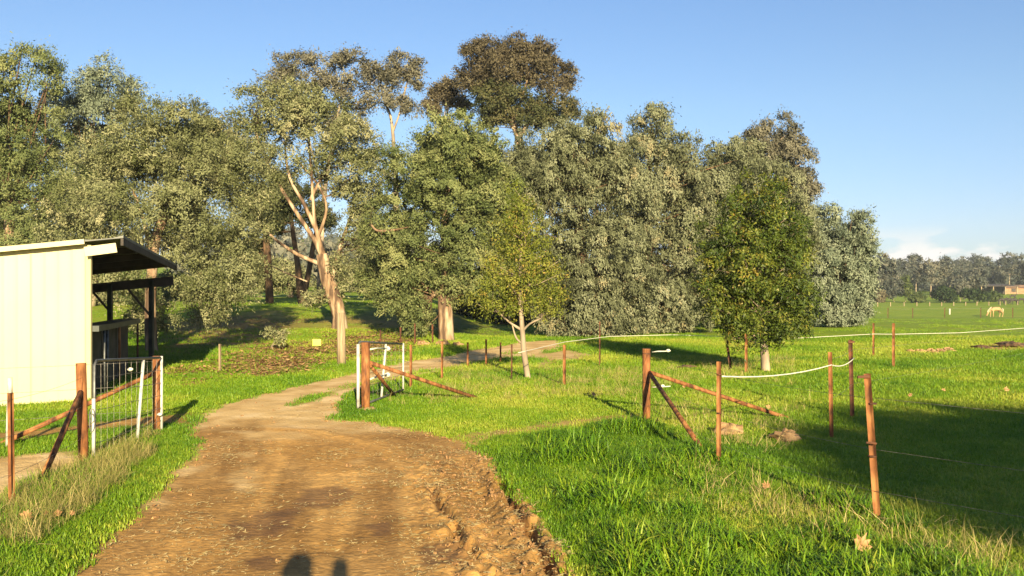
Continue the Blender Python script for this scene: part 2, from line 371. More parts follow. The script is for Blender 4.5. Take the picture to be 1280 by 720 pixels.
class MB:
    """collects shapes given in world coordinates"""
    def __init__(s): s.v = []; s.f = []
    def add(s, V, Fs):
        b = len(s.v); s.v += [tuple(map(float, p)) for p in V]; s.f += [tuple(b + i for i in f) for f in Fs]; return s
    def tube(s, pts, rad, n=8, caps=True, jit=0, fins=None):
        pts = [np.array(p, float) for p in pts]; k = len(pts)
        if np.isscalar(rad): rad = [rad] * k
        V = []; up = None
        for i in range(k):
            t = pts[min(i + 1, k - 1)] - pts[max(i - 1, 0)]; t /= np.linalg.norm(t) + 1e-12
            if up is None:
                up = np.array([0, 1.0, 0]) if abs(t[2]) > .8 else np.array([0, 0, 1.0])
            a = np.cross(t, up); a /= np.linalg.norm(a) + 1e-12; b = np.cross(a, t); up = b
            for j in range(n):
                th = 2 * math.pi * j / n
                r = rad[i] * (1 + jit * (random.random() - .5))
                if fins: r *= fins[j % len(fins)]
                V.append(pts[i] + r * (math.cos(th) * a + math.sin(th) * b))
        Fs = [(i * n + j, i * n + (j + 1) % n, (i + 1) * n + (j + 1) % n, (i + 1) * n + j) for i in range(k - 1) for j in range(n)]
        if caps: Fs += [tuple(range(n - 1, -1, -1)), tuple((k - 1) * n + j for j in range(n))]
        return s.add(V, Fs)
    def hexa(s, c8):
        """c8: bottom 4 (ccw) then top 4"""
        return s.add(c8, [(3, 2, 1, 0), (4, 5, 6, 7), (0, 1, 5, 4), (1, 2, 6, 5), (2, 3, 7, 6), (3, 0, 4, 7)])
    def beam(s, a, b, w, h, up=(0, 0, 1)):
        a = np.array(a, float); b = np.array(b, float); t = (b - a) / np.linalg.norm(b - a)
        u = np.array(up, float); sd = np.cross(t, u); sd /= np.linalg.norm(sd); u = np.cross(sd, t)
        sd = sd * w / 2; u = u * h / 2
        return s.hexa([a - sd - u, a + sd - u, b + sd - u, b - sd - u, a - sd + u, a + sd + u, b + sd + u, b - sd + u])
    def blob(s, c, r, n=1.0, seg=9, rings=6, seed=0, rough=.25):
        rr = np.random.default_rng(seed); V = []; Fs = []
        ph = rr.uniform(0, 6, 6)
        for i in range(rings + 1):
            th = math.pi * i / rings
            for j in range(seg):
                a = 2 * math.pi * j / seg
                k = 1 + rough * (math.sin(3 * a + ph[0] + 2 * th) * .4 + math.sin(5 * th + ph[1] + a) * .3 + rr.uniform(-.5, .5) * (0 < i < rings))
                V.append((c[0] + r[0] * k * math.sin(th) * math.cos(a), c[1] + r[1] * k * math.sin(th) * math.sin(a), c[2] + r[2] * k * math.cos(th)))
        for i in range(rings):
            for j in range(seg): Fs.append((i * seg + j, (i + 1) * seg + j, (i + 1) * seg + (j + 1) % seg, i * seg + (j + 1) % seg))
        return s.add(V, Fs)
    def build(s, name, m, parent=None, smooth=False, bevel=0, label=None):
        off = np.array(parent_loc(parent)) if parent is not None else np.zeros(3)
        me = mesh_from(name, np.array(s.v) - off, s.f, m, smooth)
        o = link(name, me, parent)
        if bevel:
            b = o.modifiers.new('bevel', 'BEVEL'); b.width = bevel; b.segments = 2; b.limit_method = 'ANGLE'
        if label: o['label'] = label
        return o
def parent_loc(o):
    p = Vector((0, 0, 0))
    while o is not None: p += o.location; o = o.parent
    return p
def single(mb, name, m, label, cat, base, group=None, smooth=False, kind=None):
    off = np.array(base, float)
    me = mesh_from(name, np.array(mb.v) - off, mb.f, m, smooth)
    o = link(name, me, None, base)
    return tag(o, label, cat, group, kind)

# ------------------------------------------------------------------ the ground: one sheet to the horizon
def axis(segs):
    a = [segs[0][0]]
    for lo, hi, st, gr in segs:
        while a[-1] < hi - 1e-6:
            a.append(a[-1] + st); st *= gr
    return np.array(a)
xr = axis([(0, .8, .02, 1), (.8, 3.2, .045, 1), (3.2, 9, .07, 1), (9, 2500, .075, 1.045)])
xl = axis([(0, 1.3, .02, 1), (1.3, 3.6, .045, 1), (3.6, 9, .07, 1), (9, 2500, .075, 1.045)])
gx = np.concatenate([-xl[::-1], xr[1:]])
gy = np.concatenate([-axis([(0, 300, .3, 1.25)])[::-1] + 4.4, axis([(4.4, 8.6, .026, 1), (8.6, 16, .08, 1), (16, 200, .085, 1.016), (200, 4000, 4, 1.12)])[1:]])
X, Y = np.meshgrid(gx, gy)
x, y = X.ravel(), Y.ravel()
road, dirt, pale, litter = masks(x, y)
z = height(x, y, road)
nx, ny = len(gx), len(gy)
ii = np.arange(ny - 1)[:, None] * nx + np.arange(nx - 1)[None, :]
quads = np.stack([ii, ii + 1, ii + nx + 1, ii + nx], -1).reshape(-1, 4)
damp_and_ruts = np.zeros_like(x)
for (a_, b_, w_) in ((325, 655, .30), (408, 620, .26), (362, 640, .12), (560, 692, .20), (480, 660, .12), (330, 700, .12)):
    q = G(a_, b_); damp_and_ruts = np.maximum(damp_and_ruts, S((1.15 - np.hypot((x - q[0]) / w_, (y - q[1]) / (w_ * 1.5)) + 1.6 * (fbm(x, y, 7, 91) - .5)) / .5) * .6)
for rut in (RUT1, RUT2): damp_and_ruts = np.maximum(damp_and_ruts, .75 * S((.06 - dist_line(x, y, rut)) / .05) * S((fbm(x, y, 2.2, 52) - .3) / .16) * (y < 11))  # ruts darkened along their lines, in the same mask as the damp patches
for pg in (GP((302, 566), (320, 570), (312, 615), (290, 618)), GP((225, 578), (248, 560), (240, 590), (190, 640), (180, 640)), GP((290, 540), (380, 538), (400, 548), (310, 552)), GP((440, 572), (462, 572), (455, 582), (440, 580))):
    pale = np.maximum(pale, .7 * S((.10 - sdist_poly(x, y, pg) + .5 * (fbm(x, y, 4, 93) - .5)) / .22))
me = mesh_from('ground', np.stack([x, y, z], 1), quads, 'ground', True, {'bare': ('POINT', painted_shade(x, y)), 'damp_and_ruts': ('POINT', damp_and_ruts), 'lane': ('POINT', road), 'thatch': ('POINT', S(-sdist_poly(x, y, LUSH) / .4) * .9), 'dirt': ('POINT', dirt), 'pale': ('POINT', pale), 'litter': ('POINT', litter)})  # the bare attribute carries the painted tree shade
tag(link('ground', me), kind='structure')

# ------------------------------------------------------------------ grass: instanced tufts on scattered points
def blade_tuft(name, n, spread, l0, l1, w, lean, m, segs=3, seed=0):
    r = np.random.default_rng(seed); V = []; Fs = []; bt = []
    for i in range(n):
        a = r.uniform(0, 2 * math.pi); rad = spread * math.sqrt(r.uniform())
        b = np.array([rad * math.cos(a), rad * math.sin(a), -.01])
        ln = r.uniform(l0, l1); d = r.uniform(0, 2 * math.pi); dv = np.array([math.cos(d), math.sin(d), 0]); sv = np.array([-dv[1], dv[0], 0])
        le = r.uniform(.15, 1) * lean; k0 = len(V); t = r.uniform(-.14, .14)
        tw = r.uniform(-1, 1)
        for s in range(segs + 1):
            q = s / segs; ang = le * q
            p = b + ln * q * (math.cos(ang) * np.array([0, 0, 1]) + math.sin(ang) * dv)
            ww = w * (1 - q ** 1.6) * .5
            sv2 = sv * math.cos(tw * q) + dv * math.sin(tw * q)
            if s < segs: V += [p - sv2 * ww, p + sv2 * ww]
            else: V += [p]
        for s in range(segs - 1): Fs.append((k0 + 2 * s, k0 + 2 * s + 1, k0 + 2 * s + 3, k0 + 2 * s + 2)); bt.append(t)
        s = segs - 1; Fs.append((k0 + 2 * s, k0 + 2 * s + 1, k0 + 2 * s + 2)); bt.append(t)
    return bpy.data.objects.new(name, mesh_from(name, V, Fs, m, False, {'bt': ('FACE', bt)}))
def scatter(name, P, scl, tint, protos, label, seed=0, tilt=.15, cat=None):
    r = np.random.default_rng(seed)
    n = len(P)
    me = bpy.data.meshes.new(name); me.vertices.add(n); me.vertices.foreach_set('co', np.asarray(P, np.float32).ravel())
    def fa(k, a): q = me.attributes.new(k, 'FLOAT', 'POINT'); q.data.foreach_set('value', np.asarray(a, np.float32))
    fa('scl', scl); fa('tint', tint)
    q = me.attributes.new('idx', 'INT', 'POINT'); q.data.foreach_set('value', r.integers(0, len(protos), n).astype(np.int32))
    q = me.attributes.new('rot', 'FLOAT_VECTOR', 'POINT')
    q.data.foreach_set('vector', np.stack([r.normal(0, tilt, n), r.normal(0, tilt, n), r.uniform(0, 6.28, n)], 1).astype(np.float32).ravel())
    o = link(name, me)
    tag(o, label, cat, kind='stuff')
    c = bpy.data.collections.new(name + '_tufts')
    for p in protos: c.objects.link(p)
    g = bpy.data.node_groups.new(name + '_scatter', 'GeometryNodeTree')
    g.interface.new_socket('Geometry', in_out='INPUT', socket_type='NodeSocketGeometry')
    g.interface.new_socket('Geometry', in_out='OUTPUT', socket_type='NodeSocketGeometry')
    N = g.nodes.new; L = g.links.new
    gi = N('NodeGroupInput'); go = N('NodeGroupOutput'); ip = N('GeometryNodeInstanceOnPoints'); ci = N('GeometryNodeCollectionInfo')
    ci.inputs['Collection'].default_value = c; ci.inputs['Separate Children'].default_value = True; ci.inputs['Reset Children'].default_value = True
    def na(k, t):
        a = N('GeometryNodeInputNamedAttribute'); a.data_type = t; a.inputs['Name'].default_value = k; return a.outputs['Attribute']
    e = N('FunctionNodeEulerToRotation')
    L(gi.outputs[0], ip.inputs['Points']); L(ci.outputs[0], ip.inputs['Instance']); ip.inputs['Pick Instance'].default_value = True
    L(na('idx', 'INT'), ip.inputs['Instance Index']); L(na('rot', 'FLOAT_VECTOR'), e.inputs[0]); L(e.outputs[0], ip.inputs['Rotation'])
    L(na('scl', 'FLOAT'), ip.inputs['Scale']); L(ip.outputs[0], go.inputs[0])
    md = o.modifiers.new('tufts', 'NODES'); md.node_group = g
    return o
def rnd_pts(n, x0, x1, y0, y1, power=1.0):
    u = RNG.uniform(0, 1, n); yy = y0 * (y1 / y0) ** u if power == 'log' else y0 + (y1 - y0) * u ** power
    xx = RNG.uniform(x0, x1, n) if power != 'log' else (RNG.uniform(x0, x1, n)) * yy
    return xx, yy
def keep(xx, yy, k): return xx[k], yy[k]
lush_p = [blade_tuft('grass_tuft', 13, .10, .09, .23, .014, 2.1, 'grass', 3, s) for s in range(4)]
short_p = [blade_tuft('grass_tuft', 26, .13, .025, .065, .008, 1.2, 'grass', 2, 20 + s) for s in range(4)]
mid_p = [blade_tuft('grass_tuft', 22, .30, .05, .15, .018, 1.2, 'grass', 2, 30 + s) for s in range(3)]
dry_p = [blade_tuft('grass_tuft', 9, .12, .14, .40, .005, 1.5, 'grass_dry', 3, 40 + s) for s in range(4)]

def place_on(xx, yy): return np.stack([xx, yy, height(xx, yy)], 1)
# tall lush verge, right and left
xx, yy = rnd_pts(30000, -.2, 6.5, 4.2, 13)
sd_ = sdist_poly(xx, yy, LUSH) + .35 * (fbm(xx, yy, 1.5, 61) - .5)
rd, dt, pl, li = masks(xx, yy)
k = (sd_ < 0) & (dt < .35) & (RNG.uniform(0, 1, len(xx)) < .6)
sd_k = sd_[k]; dk = rd[k]; xx, yy = keep(xx, yy, k)
cl = fbm(xx, yy, 1.6, 62)
sc_ = .86 * (.40 + 1.0 * S((cl - .35) / .3)) * (.45 + .55 * S(dk / .45)) * (.55 + .45 * S(-sd_k / .5))
scatter('verge_grass', place_on(xx, yy), sc_, np.clip(.42 + .5 * (fbm(xx, yy, 1.1, 63) - .5) + RNG.normal(0, .17, len(xx)) - .1 * (cl - .5), 0, .8), lush_p,
        'tall lush green grass on the verge right of the dirt road', 1)
xx, yy = rnd_pts(12000, -5.5, -1.0, 4.3, 11.5)
sd_ = sdist_poly(xx, yy, LUSHL) + .3 * (fbm(xx, yy, 1.5, 61) - .5)
rd, dt, pl, li = masks(xx, yy)
k = (sd_ < 0) & (dt < .35)
rd = rd[k]; xx, yy = keep(xx, yy, k)
scatter('roadside_grass', place_on(xx, yy), (.30 + .45 * fbm(xx, yy, 1.6, 64)) * (.5 + .8 * S(rd / .9)), np.clip(.48 + RNG.normal(0, .14, len(xx)), 0, 1), lush_p,
        'green grass on the bank between the left fence and the dirt road', 2)
# short turf everywhere, thinning with distance
xx, yy = rnd_pts(150000, -.75, .75, 4.3, 34, 'log')
rd, dt, pl, li = masks(xx, yy)
k = (RNG.uniform(0, 1, len(xx)) > dt * 1.15) & (RNG.uniform(0, 1, len(xx)) > li * .9) & (RNG.uniform(0, 1, len(xx)) < np.clip(yy / 16, .22, 1)) & (painted_shade(xx, yy) < RNG.uniform(.3, 1.15, len(xx)))
xx, yy = keep(xx, yy, k)
scatter('short_grass', place_on(xx, yy), (.7 + .7 * fbm(xx, yy, .8, 65)) * np.clip(yy / 12, .8, 1.8), np.clip(.60 + 1.1 * (fbm(xx, yy, .45, 66) - .5) + .45 * (fbm(xx, yy, 2.5, 67) - .5) + RNG.normal(0, .07, len(xx)), 0, 1), short_p,
        'short sunlit grass covering the paddock', 3, .1)
# ragged taller patches further out
xx, yy = rnd_pts(26000, -.7, .7, 14, 70, 'log')
rd, dt, pl, li = masks(xx, yy)
k = (dt < .3) & (li < .4) & (fbm(xx, yy, .35, 68) > .47) & (h0(xx, yy) > -.5) & (painted_shade(xx, yy) < RNG.uniform(.3, 1.15, len(xx)))
xx, yy = keep(xx, yy, k)
scatter('paddock_grass', place_on(xx, yy), .4 + .6 * fbm(xx, yy, .6, 69), np.clip(.6 + .35 * (fbm(xx, yy, .3, 70) - .5) + RNG.normal(0, .08, len(xx)), 0, 1), mid_p,
        'loose grass clumps in the paddock behind the gates', 4, .1)
# dry seed stalks
pts = []; scs = []; tn = []
for poly, n, s, t in ((DRYR, 700, .8, .75), (DRYM, 900, .7, .6), (LUSHL, 1300, .72, .50)):
    p = np.array(poly); xx = RNG.uniform(p[:, 0].min(), p[:, 0].max(), n * 4); yy = RNG.uniform(p[:, 1].min(), p[:, 1].max(), n * 4)
    rd, dt, _, _ = masks(xx, yy)
    k = (sdist_poly(xx, yy, poly) < 0) & (dt < .3) & (fbm(xx, yy, 1.3, 71) > .46)
    if poly is LUSHL: k &= (rd > .35)
    xx, yy = xx[k][:n], yy[k][:n]
    pts.append(place_on(xx, yy)); scs.append(s * RNG.uniform(.5, 1.1, len(xx))); tn.append(np.clip(t + RNG.normal(0, .2, len(xx)), 0, 1))
line = GP((880, 600), (960, 640), (1050, 670), (1130, 690), (1230, 715), (1290, 735))
for i in range(150):
    t = random.random() * (len(line) - 1); a = int(t); f = t - a
    q = (line[a][0] * (1 - f) + line[a + 1][0] * f + random.gauss(0, .22), line[a][1] * (1 - f) + line[a + 1][1] * f + random.gauss(0, .22))
    pts.append(place_on(np.array([q[0]]), np.array([q[1]]))); scs.append([random.uniform(.35, .85)]); tn.append([random.uniform(.4, 1)])
scatter('dry_grass', np.concatenate(pts), np.concatenate(scs), np.concatenate(tn), dry_p, 'pale dry grass stalks standing along the fences', 5, .3)
# straw and bark crumbs on the road, leaf litter under the trees
def chips(name, n, spread, l0, l1, w, m, seed):
    r = np.random.default_rng(seed); V = []; Fs = []; bt = []
    for i in range(n):
        p = np.array([*r.uniform(-spread, spread, 2), .006 + r.uniform(0, .006)]); a = r.uniform(0, 6.28); l = r.uniform(l0, l1) / 2
        d = np.array([math.cos(a), math.sin(a), r.uniform(-.15, .25)]) * l; s = np.array([-math.sin(a), math.cos(a), r.uniform(-.4, .4)]) * w / 2
        k0 = len(V); V += [p - d - s, p - d * .2 - s * 1.5, p + d, p - d * .2 + s * 1.5]; Fs.append((k0, k0 + 1, k0 + 2, k0 + 3)); bt.append(r.uniform(-.3, .3))
    return bpy.data.objects.new(name, mesh_from(name, V, Fs, m, False, {'bt': ('FACE', bt)}))
xx, yy = rnd_pts(26000, -3.5, 1.8, 4.3, 13)
rd, dt, pl, li = masks(xx, yy)
dd = dist_line(xx, yy, RUT3)
dens = .05 + .75 * (1 - S((dd - .3) / .6)) + .8 * (fbm(xx, yy, 1.6, 77) > .60) + .25 * (fbm(xx, yy, 3, 78) > .6)
k = (dt > .6) & (RNG.uniform(0, 1, len(xx)) < dens * .38)
xx, yy = keep(xx, yy, k)
scatter('straw_litter', place_on(xx, yy), RNG.uniform(.5, 1.2, len(xx)), RNG.uniform(.9, 1.2, len(xx)), [chips('straw', 7, .06, .015, .055, .005, 'grass_dry', 80 + s) for s in range(3)],
        'pale scattered straw and bark on the muddy road', 6, .05)
def crumb(name, seed):
    mb = MB(); rr = random.Random(seed)
    for i in range(3): mb.blob((rr.uniform(-.03, .03), rr.uniform(-.03, .03), .006), (rr.uniform(.007, .018),) * 2 + (rr.uniform(.005, .013),), seg=6, rings=4, seed=seed * 7 + i, rough=.7)
    return bpy.data.objects.new(name, mesh_from(name, mb.v, mb.f, 'crumb'))
M['crumb'] = noise_mat('dried_mud', (.14, .07, .028), (.36, .21, .09), 20, .95, 5, .3)
xx, yy = rnd_pts(30000, -4.2, 2.2, 4.3, 14)
rd, dt, pl, li = masks(xx, yy)
dd = dist_line(xx, yy, RUT3)
k = (dt > .35) & (RNG.uniform(0, 1, len(xx)) < .02 + .55 * (1 - S((dd - .2) / .5)) + .22 * (np.abs(rd) < .18))
xx, yy = keep(xx, yy, k)
scatter('mud_crumbs', place_on(xx, yy), np.clip(np.exp(RNG.normal(-.95, .45, len(xx))), .15, 1.0), RNG.uniform(0, 1, len(xx)), [crumb('crumb', q_) for q_ in range(4)], 'small broken clods and grit on the road surface', 8, .4)
p = np.array(BANK); xx = RNG.uniform(p[:, 0].min(), p[:, 0].max(), 26000); yy = RNG.uniform(p[:, 1].min(), p[:, 1].max(), 26000)
k = masks(xx, yy)[3] > RNG.uniform(.4, 3.5, len(xx)); xx, yy = keep(xx, yy, k)
scatter('leaf_litter', place_on(xx, yy), RNG.uniform(.8, 1.6, len(xx)), RNG.uniform(0, 1, len(xx)), [chips('leaf', 12, .35, .03, .09, .03, 'litter', 90 + s) for s in range(3)],
        'red brown leaf litter on the low bank under the trees', 7, .1)

# ------------------------------------------------------------------ trees
def leaves(C, Nn, Lf, Wf, droop, rng, up=.5, AX=None):
    """one bent leaf quad per centre"""
    n = len(C)
    a = rng.normal(0, 1, (n, 3)); a[:, 2] -= droop
    if AX is not None: a = a * .75 + AX * 1.0
    a /= np.linalg.norm(a, axis=1)[:, None]
    nr = rng.normal(0, .42, (n, 3)) + Nn * 1.3; nr[:, 2] += up * .6
    b = np.cross(a, nr); b /= np.linalg.norm(b, axis=1)[:, None] + 1e-9
    l = Lf * rng.uniform(.6, 1.25, n)[:, None]; w = Wf * rng.uniform(.7, 1.2, n)[:, None]
    V = np.stack([C - a * l * .35 - b * w * .5, C - a * l * .45 + b * w * .5, C + a * l * .55], 1).reshape(-1, 3)
    return V, np.arange(3 * n).reshape(-1, 3)
def unit(rng, n):
    v = rng.normal(0, 1, (n, 3)); return v / np.linalg.norm(v, axis=1)[:, None]
def tree(name, label, cat, base, d, lobes, nleaf, lm='leaf_olive', bm='bark', trunk=None, r0=.25, sub=.36, puff=.32, leaf=(.15, .07), droop=.3, seed=0,
         group=None, fill=.12, tintvar=.28, tint0=.5, limbs=(), twig_r=.022, twigs=.4, crown_name='crown', depth=1.15, puffs=10, toptint=0.0, world_z=None, hang=0.0, dens=1.0, lsz=1.0, ragged=(.66, 1.16)):
    """lobes: (px, py, rx, ry[, ddepth]) measured on the photo at distance d; base: (px) of the foot"""
    rng = np.random.default_rng(seed + 100); rnd = random.Random(seed)
    s = d / F
    bx = (base - CX) * s; bz = world_z if world_z is not None else hz(bx, d)
    root = thing(name, label, cat, (bx, d, bz), group)
    O = np.array([bx, d, bz])
    subs = []; C = []; NN = []; T = []
    areas = [l[2] * l[3] for l in lobes]
    MT = []; AXS = []; mats = [lm]; nleaf = int(nleaf * (2.0 if d < 100 else 1.3) * dens); ll = .0034 * d * lsz; leaf = (ll, ll * .45) if d < 100 else leaf
    for lobe in lobes:
        px, py, rx, ry = lobe[:4]; dd = lobe[4] if len(lobe) > 4 and not isinstance(lobe[4], str) else 0
        mk = lobe[-1] if isinstance(lobe[-1], str) else lm
        if mk not in mats: mats.append(mk)
        mk = mats.index(mk)
        c = at(px, py, d + dd); rx *= s; ry *= s; rz = (rx + ry) / 2 * depth
        rs = max(sub * min(rx, ry), .14 * math.sqrt(rx * ry)); rs = max(rs, puff * 1.1)
        ns = int(max(4, .80 * (rx * ry + rx * rz + ry * rz) / (rs * rs) * 1.15))
        u = unit(rng, ns) * rng.uniform(*ragged, ns)[:, None]
        cc = c + u * np.array([max(rx - rs * .7, .1), max(rz - rs * .7, .1), max(ry - rs * .7, .1)])
        for q in cc: subs.append((q, rs * rng.uniform(.7, 1.25), c, mk))
        if fill:
            nf = int(nleaf * fill * lobe[2] * lobe[3] / sum(areas))
            uu = unit(rng, nf) * (rng.uniform(0, 1, nf) ** (1 / 3))[:, None] * .6
            C.append(c + uu * np.array([rx, rz, ry])); NN.append(uu); T.append(rng.normal(tint0 - .1, .15, nf)); MT.append(np.full(nf, mk)); AXS.append(rng.normal(0, .5, (nf, 3)))
    areasub = sum(q_[1] ** 2 for q_ in subs)
    for q, r, lc, mk in subs:
        npf = puffs
        u = unit(rng, npf); outw = q - lc; outw = outw / (np.linalg.norm(outw) + 1e-6)
        u = u + outw * .55 + np.array([0, -.10, .50]); u /= np.linalg.norm(u, axis=1)[:, None]
        pc = q + u * r * rng.uniform(.70, 1.05, npf)[:, None] * np.array([1.1, 1.1, .85])
        if hang: pc[:, 2] -= hang * rng.uniform(0, 1, npf) ** 2
        nl = max(3, int(nleaf * (1 - fill) * r * r / areasub / npf))
        ax = u * .8 + rng.normal(0, .45, (npf, 3)); ax[:, 2] -= droop * .6; ax /= np.linalg.norm(ax, axis=1)[:, None]
        AXr = np.repeat(ax, nl, 0)
        g = np.clip(rng.normal(0, .30, (npf * nl, 3)), -.6, .6) + AXr * rng.uniform(-.8, .8, npf * nl)[:, None]
        pr = np.exp(rng.normal(0, .35, npf))
        cc = np.repeat(pc, nl, 0) + g * puff * np.repeat(pr, nl)[:, None]
        C.append(cc); NN.append(np.repeat(u, nl, 0) * 1.0 + g * .5); AXS.append(AXr)
        pt = rng.normal(0, tintvar * .6, npf)
        MT.append(np.full(len(cc), mk))
        T.append(tint0 + rng.normal(0, tintvar * .6) + np.repeat(pt, nl) + rng.normal(0, tintvar * .25, npf * nl) + toptint * (g[:, 2]))
    C = np.concatenate(C); NN = np.concatenate(NN); T = np.clip(np.concatenate(T), 0, 1)
    k = C[:, 2] > (height(C[:, 0], C[:, 1]) if d < 60 else bz) + .05
    MT = np.concatenate(MT); AXS = np.concatenate(AXS)
    for mi, mk in enumerate(mats):
        q = (k & (MT == mi)).nonzero()[0]
        if not len(q): continue
        V, Fs = leaves(C[q], NN[q], leaf[0], leaf[1], droop, rng, .5, AXS[q])
        link(crown_name, mesh_from(crown_name, V - O, Fs, mk, False, {'tint': ('FACE', T[q])}), root)
    # trunk, limbs, twigs
    if trunk is None:
        lc = np.array([at(l[0], l[1], d) for l in lobes]).mean(0)
        trunk = [(base, None, r0)]
        pth = [O + [0, 0, -.1], O * .65 + lc * .35 + [rnd.uniform(-.2, .2), 0, 0], O * .3 + lc * .7]
        rad = [r0 * 1.25, r0 * .85, r0 * .5]
    else:
        pth = [O + [0, 0, -.12]]; rad = [trunk[0][2] * 1.3]
        for (tx, ty, tr) in trunk: pth.append(at(tx, ty, d)); rad.append(tr)
        if pth[1][2] < pth[0][2]: pth.pop(0); rad.pop(0)
    def smooth_path(P, Rr, n=4):
        P = [np.array(q, float) for q in P]; o = []; ro = []
        for i in range(len(P) - 1):
            p0 = P[max(i - 1, 0)]; p1 = P[i]; p2 = P[i + 1]; p3 = P[min(i + 2, len(P) - 1)]
            for j in range(n):
                t = j / n
                o.append(.5 * ((2 * p1) + (-p0 + p2) * t + (2 * p0 - 5 * p1 + 4 * p2 - p3) * t * t + (-p0 + 3 * p1 - 3 * p2 + p3) * t ** 3)); ro.append(Rr[i] * (1 - t) + Rr[i + 1] * t)
        return o + [P[-1]], ro + [Rr[-1]]
    tp, trr = smooth_path(pth, rad)
    MB().tube(tp, trr, 10, True, .12).build('trunk', bm, root, True)
    nodes = [(np.array(q), r) for q, r in zip(tp, trr)]
    for lb in limbs:
        lp = [np.append(at(a, b, d)[:1], 0) for a, b, r, *_ in lb]
        lp = [at(q[0], q[1], d) + np.array([0, (q[3] if len(q) > 3 else 0), 0]) for q in lb]; lr = [q[2] for q in lb]
        sp, sr = smooth_path(lp, lr)
        MB().tube(sp, sr, 8, True, .12).build('limb', bm, root, True)
        nodes += [(np.array(q), r) for q, r in zip(sp, sr)]
    tw = MB()
    upper = nodes[max(1, int(len(tp) * .55)):]
    for q, r, lc, mk in subs:
        if rnd.random() > twigs: continue
        best = min(upper, key=lambda n: np.linalg.norm(n[0] - q) + 1.2 * max(0, n[0][2] - q[2] + .2))
        a = best[0]; L_ = np.linalg.norm(q - a)
        if L_ < .15: continue
        mid = (a + q) / 2 + np.array([rnd.uniform(-.1, .1) * L_, rnd.uniform(-.1, .1) * L_, -.06 * L_])
        rr = min(best[1] * .55, twig_r * (1 + .35 * L_))
        tw.tube([a, a * .6 + mid * .4, mid, q * .6 + mid * .4, q], [rr, rr * .85, rr * .6, rr * .45, rr * .25], 5, False)
    if tw.v:
        o = tw.build('twigs', 'bark_twig' if bm != 'bark_pale' else bm, root, True); o['kind'] = 'stuff'
    return root

MASS = 'gum trees in the grove behind the road'
tree('gum_tree', 'tall grey green gum tree cut by the left edge of the photo', 'tree', 20, 40,
     [(28, 95, 48, 38), (10, 165, 75, 60), (40, 235, 70, 60), (-40, 190, 70, 110), (5, 300, 70, 50)], 52000, 'leaf_green', 'bark', r0=.35, seed=1, puff=.30, leaf=(.16, .08), group=MASS, tint0=.55, depth=.7)
tree('gum_tree', 'gum tree with round blue grey top, second crown from the left edge', 'tree', 110, 44,
     [(135, 112, 42, 34), (95, 150, 45, 45), (125, 190, 60, 60), (110, 270, 55, 70)], 36000, 'leaf_blue', 'bark', r0=.3, seed=2, puff=.32, leaf=(.17, .08), group=MASS, tint0=.5)
tree('gum_tree', 'broad olive gum tree with low hanging foliage right behind the shed roof', 'tree', 190, 25.5,
     [(170, 170, 55, 50), (235, 185, 62, 60), (120, 240, 52, 62), (190, 265, 75, 75), (270, 265, 62, 70), (285, 345, 50, 45), (255, 372, 38, 34), (150, 330, 50, 50), (310, 230, 35, 60), (95, 300, 40, 40), (190, 395, 45, 25, 2)],
     80000, 'leaf_olive', 'bark', trunk=[(190, 440, .18), (188, 400, .16), (189, 355, .15), (195, 300, .13), (215, 230, .12)], seed=3, twigs=0, limbs=[[(189, 335, .09), (200, 290, .07), (215, 262, .05), (222, 240, .03)], [(190, 320, .08), (178, 270, .05), (165, 235, .03)]], puff=.25, leaf=(.13, .062), group=MASS, tint0=.56, sub=.34, droop=.5)
tree('leaning_gum_tree', 'leaning gum tree with pale orange trunk splitting into many bare stems', 'tree', 424, 34,
     [(330, 140, 50, 32), (385, 150, 55, 40), (430, 175, 48, 45), (310, 185, 34, 38), (350, 205, 30, 26), (455, 230, 40, 40), (450, 290, 26, 32), (462, 255, 26, 26), (300, 240, 24, 30), (405, 208, 28, 22), (362, 120, 50, 22), (425, 345, 12, 30), (400, 375, 18, 16)],
     34000, 'leaf_olive', 'bark', trunk=[(424, 395, .27), (417, 370, .27), (408, 345, .27), (402, 318, .22)], seed=4, puff=.25, leaf=(.14, .06), group=MASS, tint0=.55, fill=.05, sub=.34,
     limbs=[[(404, 322, .12), (392, 298, .095), (372, 268, .075), (345, 225, .06), (328, 190, .05), (318, 160, .03)],
            [(402, 318, .11), (396, 290, .09), (380, 255, .07), (362, 222, .05), (352, 180, .04, .5)],
            [(400, 330, .085), (372, 318, .07), (345, 300, .055), (325, 280, .045), (308, 262, .045)],
            [(404, 318, .10), (394, 280, .075), (391, 245, .055), (388, 200, .05), (384, 160, .03)],
            [(388, 250, .07), (400, 225, .055), (410, 205, .045), (425, 170, .03)],
            [(412, 352, .14), (420, 330, .11), (424, 300, .08, .6), (436, 260, .06, .8), (440, 220, .04, 1)],
            [(396, 300, .07), (408, 262, .05), (398, 232, .04), (375, 205, .03)],
            [(384, 352, .03), (355, 340, .025), (335, 330, .02)]], twigs=.7, twig_r=.025)
tree('gum_tree', 'airy gum tree with mauve top above the leaning tree', 'tree', 400, 58,
     [(385, 88, 42, 22), (345, 100, 22, 15), (440, 95, 42, 28), (470, 125, 20, 15), (400, 140, 50, 35)], 22000, 'leaf_mauve', 'bark_pale', r0=.28, seed=5, puff=.36, dens=.6, ragged=(.6, 1.25), leaf=(.2, .085), group=MASS, tint0=.66, fill=.0,
     trunk=[(400, 350, .20), (405, 250, .15), (415, 180, .10), (425, 130, .06)], limbs=[[(405, 240, .09), (385, 170, .06), (375, 110, .03)]], sub=.4)
